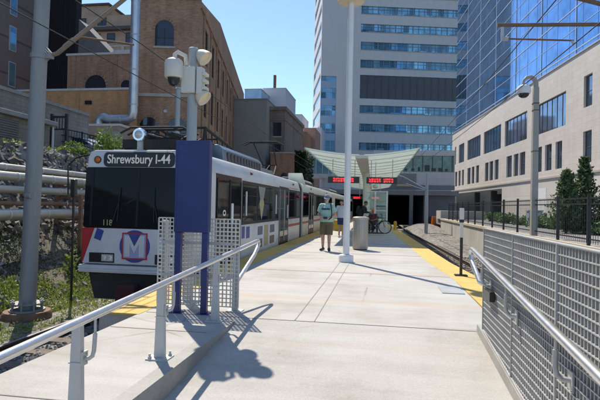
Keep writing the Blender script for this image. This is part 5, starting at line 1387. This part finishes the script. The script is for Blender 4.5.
for u in bays: quadbox(m, SI, u - .75, u - .15, 0, 13.6, -.12, .0); 
quadbox(m, SI, 0.02, 46, 13.61, 14.0, -.15, -.001); build_each(m, 'pilaster', M['brickdark'], bw, local=True)
def arched(fn, u0, u1, v0, v1, d, par, mt, proud=False):
    uc, r = (u0 + u1) / 2, (u1 - u0) / 2; pts = [(u0, v0), (u1, v0)] + [(uc + r * math.cos(a * PI / 10), v1 + r * math.sin(a * PI / 10)) for a in range(11)]
    b = MB(); n = len(pts); b.add([fn(u, v, d) for u, v in pts] + [fn(u, v, d + .06) for u, v in pts], [tuple(range(n)), tuple(range(2 * n - 1, n - 1, -1))] + [(i, i + n, (i + 1) % n + n, (i + 1) % n) for i in range(n)])
    w = b.build('window', mt, par, local=True)
    return w
def archwin(fn, a, c, v0, v1, depth, par):
    w = arched(fn, a, c, v0, v1, -.006, par, M['dglass'])
    b = MB(); uc = (a + c) / 2; quadbox(b, fn, uc - .04, uc + .04, v0, v1 + .1, -.03, -.008); quadbox(b, fn, a, c, (v0 + v1) / 2 - .03, (v0 + v1) / 2 + .03, -.028, -.008); b.build('glazing_grid', M['panelblack'], w, local=True)
    b = MB(); quadbox(b, fn, a - .12, c + .12, v0 - .16, v0, -.1, -.007); b.build('sill', M['trim'], w, local=True)
    n = 11; r = (c - a) / 2; b = MB()
    for k in range(n):
        t0, t1 = PI * k / n, PI * (k + 1) / n
        q = [(uc + (r + dr) * math.cos(tt), v1 + (r + dr) * math.sin(tt)) for tt in (t0 + .03, t1 - .03) for dr in (.0, .24)]
        b.add([fn(*p, dd) for dd in (-.05, .0) for p in (q[0], q[1], q[3], q[2])], [(0, 1, 2, 3), (0, 4, 5, 1), (1, 5, 6, 2), (2, 6, 7, 3), (3, 7, 4, 0)])
    b.build('arch_surround', M['brickred'], w, local=True)
# glazing of the openings, arched heads stand on the wall face
for a, c, d, e in fh:
    archwin(FR, a, c, d, e, .25, bw)
for a, c, d, e in sh_:
    if d < 2: archwin(SI, a, c, d, e - .8, .3, bw)
    else: window(bw, SI, a, c, d, e, .16, M['dglass'], M['panelblack'], 1, 2)
b = MB(); quadbox(b, FR, 2.9, 4.6, 6.6, 9.4, -.012, .0); rc = b.build('blind_arch', M['brickred'], bw, local=True)
b = MB(); quadbox(b, FR, .8, 4.9, 6.35, 6.6, -.12, -.001); b.build('string_course', M['trim'], bw, local=True)
b = MB(); quadbox(b, FR, -.05, 5.0, 14.2, 14.32, -.12, .3); b.build('coping', mat('copper edge', (.16, .30, .27), .6), bw, local=True)
b = MB(); b.lathe([(.16, 0), (.16, .05), (.10, .1)], FR(2.6, 5.2, 0), 14, None, (0, -1, 0)); b.build('wall_lamp', M['galv'], bw, local=True)

# silver duct climbing the warehouse corner
t = thing('ventilation_duct', 'silver ventilation duct running down the brick wall and across to a hooked end', 'duct', (-17.9, 33, 5))
m = MB(); dx, dy = -18.45, 34.6
m.tube([(dx, dy, 23), (dx, dy, 8.1), (dx - .08, dy, 7.75), (dx - .35, dy, 7.6), (dx - 1.9, dy, 7.58), (dx - 2.3, dy, 7.75), (dx - 2.55, dy, 7.72), (dx - 2.75, dy, 7.5), (dx - 2.78, dy, 7.1)], .34, 18)
m.build('pipe', M['duct'], t, smooth=True)
m = MB()
for z in (8.6, 11.2, 13.8, 16.4): m.cyl((dx, dy, z), (dx, dy, z + .1), .36, n=18)
for x in (1.0, 2.0): m.cyl((dx - x * .85, dy, 7.59), (dx - x * .85 - .1, dy, 7.59), .36, n=18)
build_each(m, 'joint_band', M['galv'], t, smooth=True)
m = MB(); m.cyl((dx - 2.78, dy, 7.15), (dx - 2.78, dy, 6.4), .20, n=14); m.build('outlet', M['rust'], t, smooth=True)

# tan low building, red brick block, ornate tower, black slab, brown block
def simple(name, label, cat, x0, x1, y0, y1, z0, z1, wallm, cope=None, group=None):
    t = thing(name, label, cat, ((x0 + x1) / 2, y0, z0)); b = MB(); b.box(x0, x1, y0, y1, z0, z1); b.build('wall', wallm, t)
    if cope: b = MB(); b.box(x0 - .08, x1 + .08, y0 - .08, y1, z1, z1 + .16); b.build('coping', cope, t)
    return t
def wfn(y): return lambda u, v, d: (u, y + d, v)
def addwin(t, y, u0, u1, v0, v1, gl, fr=None, nu=1, nv=2, sill=True):
    off = t.location; fn = lambda u, v, d: (u - off.x, y + d - off.y, v - off.z)
    w = window(t, fn, u0, u1, v0, v1, -.005, gl, fr or M['panelblack'], nu, nv, .08)
    if sill: b = MB(); quadbox(b, fn, u0 - .1, u1 + .1, v0 - .16, v0 - .005, -.12, -.002); b.build('sill', M['trim'], w, local=True)
    return w
tb = simple('brick_annex', 'low tan brick annex with a pale coping in front of the red brick block', 'building', -29.5, -19.06, 35.2, 36.4, 3.4, 9.93, M['bricktan'], M['coping'])
b = MB(); b.box(-22.7, -22.2, 35.05, 35.2, 8.85, 9.12); b.build('wall_light', M['panelblack'], tb)
b = MB(); b.box(-25.8, -25.7, 35.185, 35.2, 3.5, 9.6); b.box(-23.3, -23.2, 35.185, 35.2, 3.5, 9.6); b.build('control_joint', M['brickred'], tb)
rb = simple('brick_block', 'red brown brick block with arched windows behind the tan annex', 'building', -25.3, -19.7, 36.6, 37.4, 3.4, 13.1, M['brickred'])
off = rb.location; fn = lambda u, v, d: (u - off.x, 36.6 + d - off.y, v - off.z)
for a, c in ((-23.7, -21.9), (-20.6, -19.72)): archwin(fn, a, c, 9.6, 10.6, .2, rb)
b = MB(); b.box(-25.4, -21.3, 36.5, 37.4, 13.1, 13.26); b.box(-21.3, -19.6, 36.5, 37.4, 13.1, 13.42); b.build('coping', M['coping'], rb)
b = MB()
for x in (-24.9, -21.3): b.box(x, x + .35, 36.53, 36.6, 8.6, 13.08)
build_each(b, 'pilaster', M['brickred'], rb)
m = MB(); m.prism([(-26.0, 13.3), (-22.2, 13.3), (-26.0, 17.0)], 39, 41, 'y'); tag(m.build('pitched_roof', mat('slate roof', (.12, .12, .125), .8, 0, .15, 2), origin=(-22, 39, 12.4)), 'grey sloping roof end behind the red brick block', 'roof')
ot = thing('ornate_building', 'ornate tan masonry building with a dark cornice and stepped top, far behind the annex', 'building', (-45, 75, 3))
m = MB(); m.box(-53, -40.4, 75, 92, 3, 31.8); m.box(-50.6, -45.4, 76, 90, 31.81, 33.9); m.build('wall', mat('tan masonry', (.36, .265, .19), .9, 0, .15, .8), ot)
m = MB(); m.box(-54, -39.5, 74.1, 92.2, 29.2, 29.7); m.box(-50.9, -45.1, 75.6, 90.2, 33.9, 34.2); build_each(m, 'cornice', mat('dark cornice', (.075, .065, .06), .8), ot)
m = MB(); m.box(-53.1, -40.3, 74.9, 92.1, 26.6, 26.85); m.box(-45.9, -45.2, 74.85, 74.99, 16, 26.59); m.box(-42.3, -41.8, 74.85, 74.99, 16, 26.59); build_each(m, 'string_course', M['trim'], ot)
for z in (20.8, 24.2, 27.15):
    for x in (-51.8, -49.6, -47.5, -44.9): addwin(ot, 75, x, x + 1.4, z, z + 1.7, M['dglass'])
    addwin(ot, 75, -41.6, -40.7, z, z + 1.7, M['dglass'])
for x in (-50.2, -46.6): addwin(ot, 75, x, x + 1.5, 30.1, 31.5, M['dglass'], None, 2, 1)
sl_ = thing('dark_block', 'near black windowless tower block next to the brown tower block', 'building', (-33, 46, 3))
m = MB(); m.box(-36.5, -31.0, 46, 46.9, 3, 27); m.build('wall', M['umber'], sl_)
m = MB()
for k in range(9): m.box(-36.3 + k * .58, -36.2 + k * .58, 45.97, 46, 3, 26.9)
m.build('cladding_rib', M['black'], sl_)
br = thing('brown_block', 'brown tower block with narrow pale windows behind the catenary pole', 'building', (-34, 20, 3))
m = MB(); m.box(-60, -34.0, -10, 45.8, 3, 27); m.build('wall', M['brownpanel'], br)
for k in range(6):
    for y in (31.0, 36.0, 41.0):
        z = 5.2 + 3.3 * k + (1.0 if y == 36 else 0)
        m = MB(); m.box(-34.0, -33.95, y - .45, y + .45, z, z + 2.3); w = m.build('window', M['galv'], br); m = MB(); m.box(-33.95, -33.93, y - .36, y + .36, z + .1, z + 2.2); m.build('pane', glass('pale sky pane', (.10, .14, .18), .08, .9) if k == 0 and y == 31 else M['wglass'], w)
# concrete shed with a louvre, railing, plaster wall, parked car
sd_ = thing('concrete_shed', 'grey block shed with a louvred vent at the top of the bank', 'shed', (-15, 14, 3.4))
m = MB(); m.box(-22, -15, 4, 20.5, 3.2, 4.78); m.build('wall', M['shedwall'], sd_)
m = MB(); m.box(-22.2, -14.72, 3.8, 20.75, 4.78, 4.98); m.build('roof_slab', M['shedroof'], sd_, bevel=.03)
m = MB(); m.box(-15.0, -14.94, 15.2, 18.5, 3.75, 4.65)
lv = m.build('louvre', M['louvre'], sd_)
m = MB()
for k in range(9): m.bar((-14.93, 15.25, 3.82 + k * .095), (-14.93, 18.45, 3.82 + k * .095), .05, .02, (0, .0, 1))
m.build('slats', M['shedroof'], lv)
m = MB(); m.cyl((-14.9, 20.62, 3.5), (-14.9, 20.62, 4.8), .05, n=10); m.build('downpipe', M['coping'], sd_)
s2 = simple('concrete_shed', 'taller flat roofed concrete block showing above the louvred shed', 'shed', -24, -17.2, 18, 27, 3.3, 6.4, M['shedwall'], M['shedroof'])
pk = simple('plaster_wall', 'low pinkish plaster building with two dark vents below the tan annex', 'building', -27.5, -18.4, 32.6, 34.0, 3.3, 6.75, M['pinkwall'], M['coping'])
for x in (-21.9, -20.9):
    b = MB(); b.box(x, x + .7, 32.57, 32.6, 5.7, 6.1); b.build('vent', M['louvre'], pk)
b = MB(); b.box(-19.5, -18.3, 32.0, 32.55, 3.4, 6.3); b.build('meter_box', M['beige'], pk)
t = thing('stair_railing', 'black steel stair railing sloping down at the top of the bank', 'railing', (-15, 25, 3.6))
PP = [(-17.4, 24.5, 5.35), (-16.1, 24.7, 5.1), (-14.8, 24.9, 4.75), (-13.9, 25.0, 4.5)]
for x, y, z in PP:
    m = MB(); m.box(x - .035, x + .035, y - .035, y + .035, 3.5, z + .05); m.build('post', M['fenceblack'], t)
m = MB()
for dz in (0, -.35, -.7):
    for a, c in zip(PP, PP[1:]): m.bar((a[0], a[1], a[2] + dz), (c[0], c[1], c[2] + dz), .04, .05)
m.build('rail', M['fenceblack'], t)
m = MB()
for a, c in zip(PP, PP[1:]):
    for k in range(1, 9): q = Vector(a).lerp(Vector(c), k / 9); m.bar((q.x, q.y, 3.6), q, .02)
m.build('balusters', M['fenceblack'], t)
t = thing('gate_frame', 'tall black gate frame beside the corner of the louvred shed', 'gate', (-15.6, 22.5, 3.6))
for x in (-16.3, -15.5):
    m = MB(); m.box(x - .06, x + .06, 22.4, 22.52, 3.5, 5.7); m.build('post', M['fenceblack'], t)
m = MB(); m.box(-16.24, -15.56, 22.43, 22.49, 5.5, 5.6); m.box(-16.24, -15.56, 22.43, 22.49, 4.9, 4.97)
for k in range(5): m.box(-16.2 + k * .15, -16.17 + k * .15, 22.44, 22.48, 4.97, 5.5)
m.build('frame', M['fenceblack'], t)
t = thing('parked_car', 'pale blue grey parked car with a red tail light behind the railing', 'car', (-17.0, 26.2, 3.61))
m = MB(); m.prism([(-19.2, 3.85), (-15.0, 3.85), (-15.0, 4.35), (-15.35, 4.5), (-16.0, 4.55), (-16.7, 5.0), (-18.3, 5.02), (-18.9, 4.6), (-19.2, 4.5)], 25.5, 27.1, 'y'); m.build('body', M['carblue'], t, bevel=.06)
m = MB(); m.prism([(-16.15, 4.57), (-16.75, 4.94), (-18.2, 4.95), (-18.7, 4.6)], 25.47, 27.13, 'y'); m.build('window', M['dglass'], t)
for x in (-18.4, -15.8):
    for y in (25.5, 26.95):
        m = MB(); m.cyl((x, y - .02, 3.93), (x, y + .18, 3.93), .31, n=20); m.build('wheel', M['rubber'], t, smooth=True)
m = MB(); m.box(-15.02, -14.96, 25.55, 25.9, 4.2, 4.4); m.build('tail_light', M['red'], t)
# pipes on the bank
for i, (z, r, x, lab) in enumerate([(2.28, .10, -10.15, 'topmost jacketed pipe on the bank'), (2.03, .125, -10.0, 'second jacketed pipe from the top on the bank'), (1.68, .11, -9.95, 'third jacketed pipe from the top on the bank'), (1.30, .06, -9.9, 'thin dark pipe between the jacketed pipes on the bank'), (1.0, .15, -9.75, 'lowest and thickest jacketed pipe on the bank')]):
    t = thing('utility_pipe', lab, 'pipe', (x, 15, z), 0, 'pipes along the bank')
    m = MB(); m.cyl((x, -4, z), (x, 33, z), r, n=20); m.build('jacket', M['alum'] if i != 3 else M['rust'], t, smooth=True)
    m = MB()
    for k in range(24): y = -3 + k * 1.5 + i * .3; m.cyl((x, y, z), (x, y + .05, z), r + .008, n=20)
    build_each(m, 'band', M['galv'], t, smooth=True)
for y in (3.5, 9.2, 14.6, 20.2, 26):
    t = thing('pipe_support', 'rusty steel trestle carrying the pipes on the bank', 'pipe support', (-9.9, y, .2), 0, 'pipe trestles')
    for x in (-10.35, -9.5):
        m = MB(); m.box(x - .05, x + .05, y - .05, y + .05, bank_z(x) - .25, 2.15 if x < -10 else 1.6); m.build('post', M['rust'], t)
    m = MB()
    for z in (.81, 1.52, 1.86): m.box(-10.4, -9.45, y + .055, y + .115, z - .04, z + .02)
    build_each(m, 'crossbar', M['rust'], t)
t = thing('signal_post', 'slim black signal post with a small head beside the pipes, left of the train', 'signal', (-7.35, 11.0, -1.2))
m = MB(); m.cyl((-7.35, 11, -1.2), (-7.35, 11, 1.55), .028, n=12); m.build('post', M['panelblack'], t, smooth=True)
m = MB(); m.box(-7.41, -7.29, 10.94, 11.06, 1.5, 1.92); m.build('head', M['panelblack'], t, bevel=.02)
m = MB(); m.tube([(-7.5, 11, 1.55), (-7.52, 11, 2.25), (-7.3, 11, 2.45), (-6.8, 11, 2.55)], .018, 8); m.build('conduit', M['panelblack'], t)
shrub('green_bush', 'bright green bush on top of the bank behind the train cab', (-13.0, 22.0, 2.95), (.95, .8, 1.75), 1500, .12, M['bush'], 'bush', up=.6)
shrub('green_bush', 'smaller bright green bush on the bank left of the train sign', (-13.7, 20.6, 3.4), (.75, .7, .55), 700, .10, M['bush'], 'bush', up=.6)
for i, (x, y) in enumerate([(-8.6, 12.8), (-9.0, 14.2)]):
    shrub('weed_clump', 'tall weed clump on the bank below the pipes', (x, y, bank_z(x) - .03), (.22, .22, .75), 110, .10, M['weed'], 'weed', group='weed clumps on the bank', stem=True, up=.9)
t = thing('lamp_post', 'slender grey metal post rising behind the train pantograph', 'post', (-10.6, 24, 1.0))
m = MB(); m.cyl((-10.38, 24, .4), (-10.38, 24, 7.2), .15, .12, 16); m.build('shaft', M['polegrey'], t, smooth=True)
m = MB(); m.cyl((-10.38, 24, 7.2), (-10.38, 24, 7.3), .16, .1, n=16); m.build('cap', M['polegrey'], t, smooth=True)

# --- distant blocks in the gap
gw = simple('rendered_building', 'plain beige rendered building wall beyond the warehouse', 'building', -20.4, -15.75, 66, 80, 0, 15.7, M['beige'], M['shedroof'])
ab = simple('stone_building', 'weathered brown stone building with cornice next to the beige wall', 'building', -15.7, -13.6, 68, 84, 0, 14.6, M['ashlar'])
m = MB(); m.box(-15.74, -13.4, 67.7, 84, 14.6, 15.1); m.box(-15.72, -13.5, 67.85, 84, 13.2, 13.4); m.build('cornice', M['ashlar'], ab)
for z in (4.6, 8.0, 11.0): addwin(ab, 68, -15.2, -14.1, z, z + 1.9, M['dglass'])
lw = simple('brick_lowrise', 'low brown brick building with an arched doorway left of the ivy', 'building', -14.6, -11.6, 64, 70, 0, 8.2, M['brickred'], M['trim'])
off2 = lw.location; fn2 = lambda u, v, d: (u - off2.x, 64 + d - off2.y, v - off2.z)
archwin(fn2, -13.2, -12.3, 2.6, 5.2, .2, lw)
iv = thing('ivy_wall', 'dark green ivy covered wall beside the low brick building', 'ivy', (-10.9, 66, 0))
m = MB(); m.box(-11.5, -10.3, 65.5, 72, 0, 8.3); m.build('wall', M['ashlar'], iv)
b = MB()
for _ in range(2600):
    z = U(0, 8.6); x = U(-11.6, -10.15); b.leaf((x, 65.45 + U(-.35, .05) * (1 + .5 * math.sin(x * 5 + z * 2)), z), U(.2, .42))
for _ in range(900): b.leaf((-10.25 + U(-.1, .3), U(65.3, 72), U(0, 8.5)), U(.25, .42))
b.build('ivy_leaves', M['ivy'], iv, fix=False)
fw1 = simple('glass_block', 'pale blue glass building far off above the beige wall', 'building', -31.5, -27.6, 110, 125, 0, 27.6, mat('far blue glass', (.36, .50, .62), .2, .3, .2, .3), M['coping'])
fw2 = simple('white_block', 'white far building with a chimney, beside the blue glass', 'building', -29.2, -23.6, 118, 132, 0, 29.6, M['whiteblock'], M['coping'])
b = MB(); b.box(-26.9, -26.3, 119, 119.6, 29.7, 33.2); b.build('chimney', M['rust'], fw2)
fw3 = simple('white_block', 'stepped white far building above the orange brick', 'building', -33.5, -26.5, 160, 175, 0, 31, M['whiteblock'], M['coping'])
b = MB(); b.box(-26.5, -20, 160.5, 175, 0, 26.8); b.box(-37, -33.5, 160.5, 175, 0, 27.8); b.build('side_wing', M['whiteblock'], fw3)
addwin(fw3, 160.5, -36.6, -33.7, 25.2, 26.6, M['wglass'], None, 3, 1)
fo = simple('orange_building', 'orange brick far building with a stepped parapet in the gap', 'building', -27.5, -20.2, 130, 145, 0, 19.6, M['brickorange'], None)
b = MB(); b.box(-27.5, -25.8, 130, 145, 19.6, 21.4); b.box(-23.2, -20.2, 130, 145, 19.6, 21.0); b.build('parapet', M['brickorange'], fo)
addwin(fo, 130, -26.6, -24.8, 16.5, 18.2, M['dglass'])
fo2 = simple('orange_building', 'narrow salmon brick building against the side of the grey tower', 'building', -22.5, -19.2, 140, 152, 0, 23.5, mat('salmon brick', (.42, .25, .18), .9, 0, .1, .4), None)
# glass footbridge
fb = thing('footbridge', 'blue glazed footbridge crossing behind the left canopy wing', 'bridge', (-10, 92, 8))
m = MB(); m.box(-18.5, -4, 92, 95, 6.6, 7.4); m.box(-18.5, -4, 92, 95, 10.4, 10.8); m.build('deck', M['towerpanel'], fb)
m = MB(); m.box(-18.5, -4, 92.1, 94.9, 7.4, 10.4); m.build('glazing', mat('sky glass', (.16, .33, .42), .08, .2, .3, .4), fb)
m = MB()
for k in range(12): m.box(-18.4 + k * 1.2, -18.3 + k * 1.2, 92.0, 92.1, 7.4, 10.4)
m.build('mullions', M['mullion'], fb)
for x in (-15.5, -11):
    m = MB(); m.box(x - .3, x + .3, 93, 93.6, -1.4, 6.6); m.build('column', M['coping'], fb)
lr = simple('lowrise_shop', 'low pale building with a red brick base under the footbridge', 'building', -13.5, -8.2, 80, 90, -1.4, 4.2, M['whiteblock'], M['shedroof'])
b = MB(); b.box(-13.45, -10, 79.9, 80, -1.3, 2.6); b.build('brick_base', M['brickred'], lr)
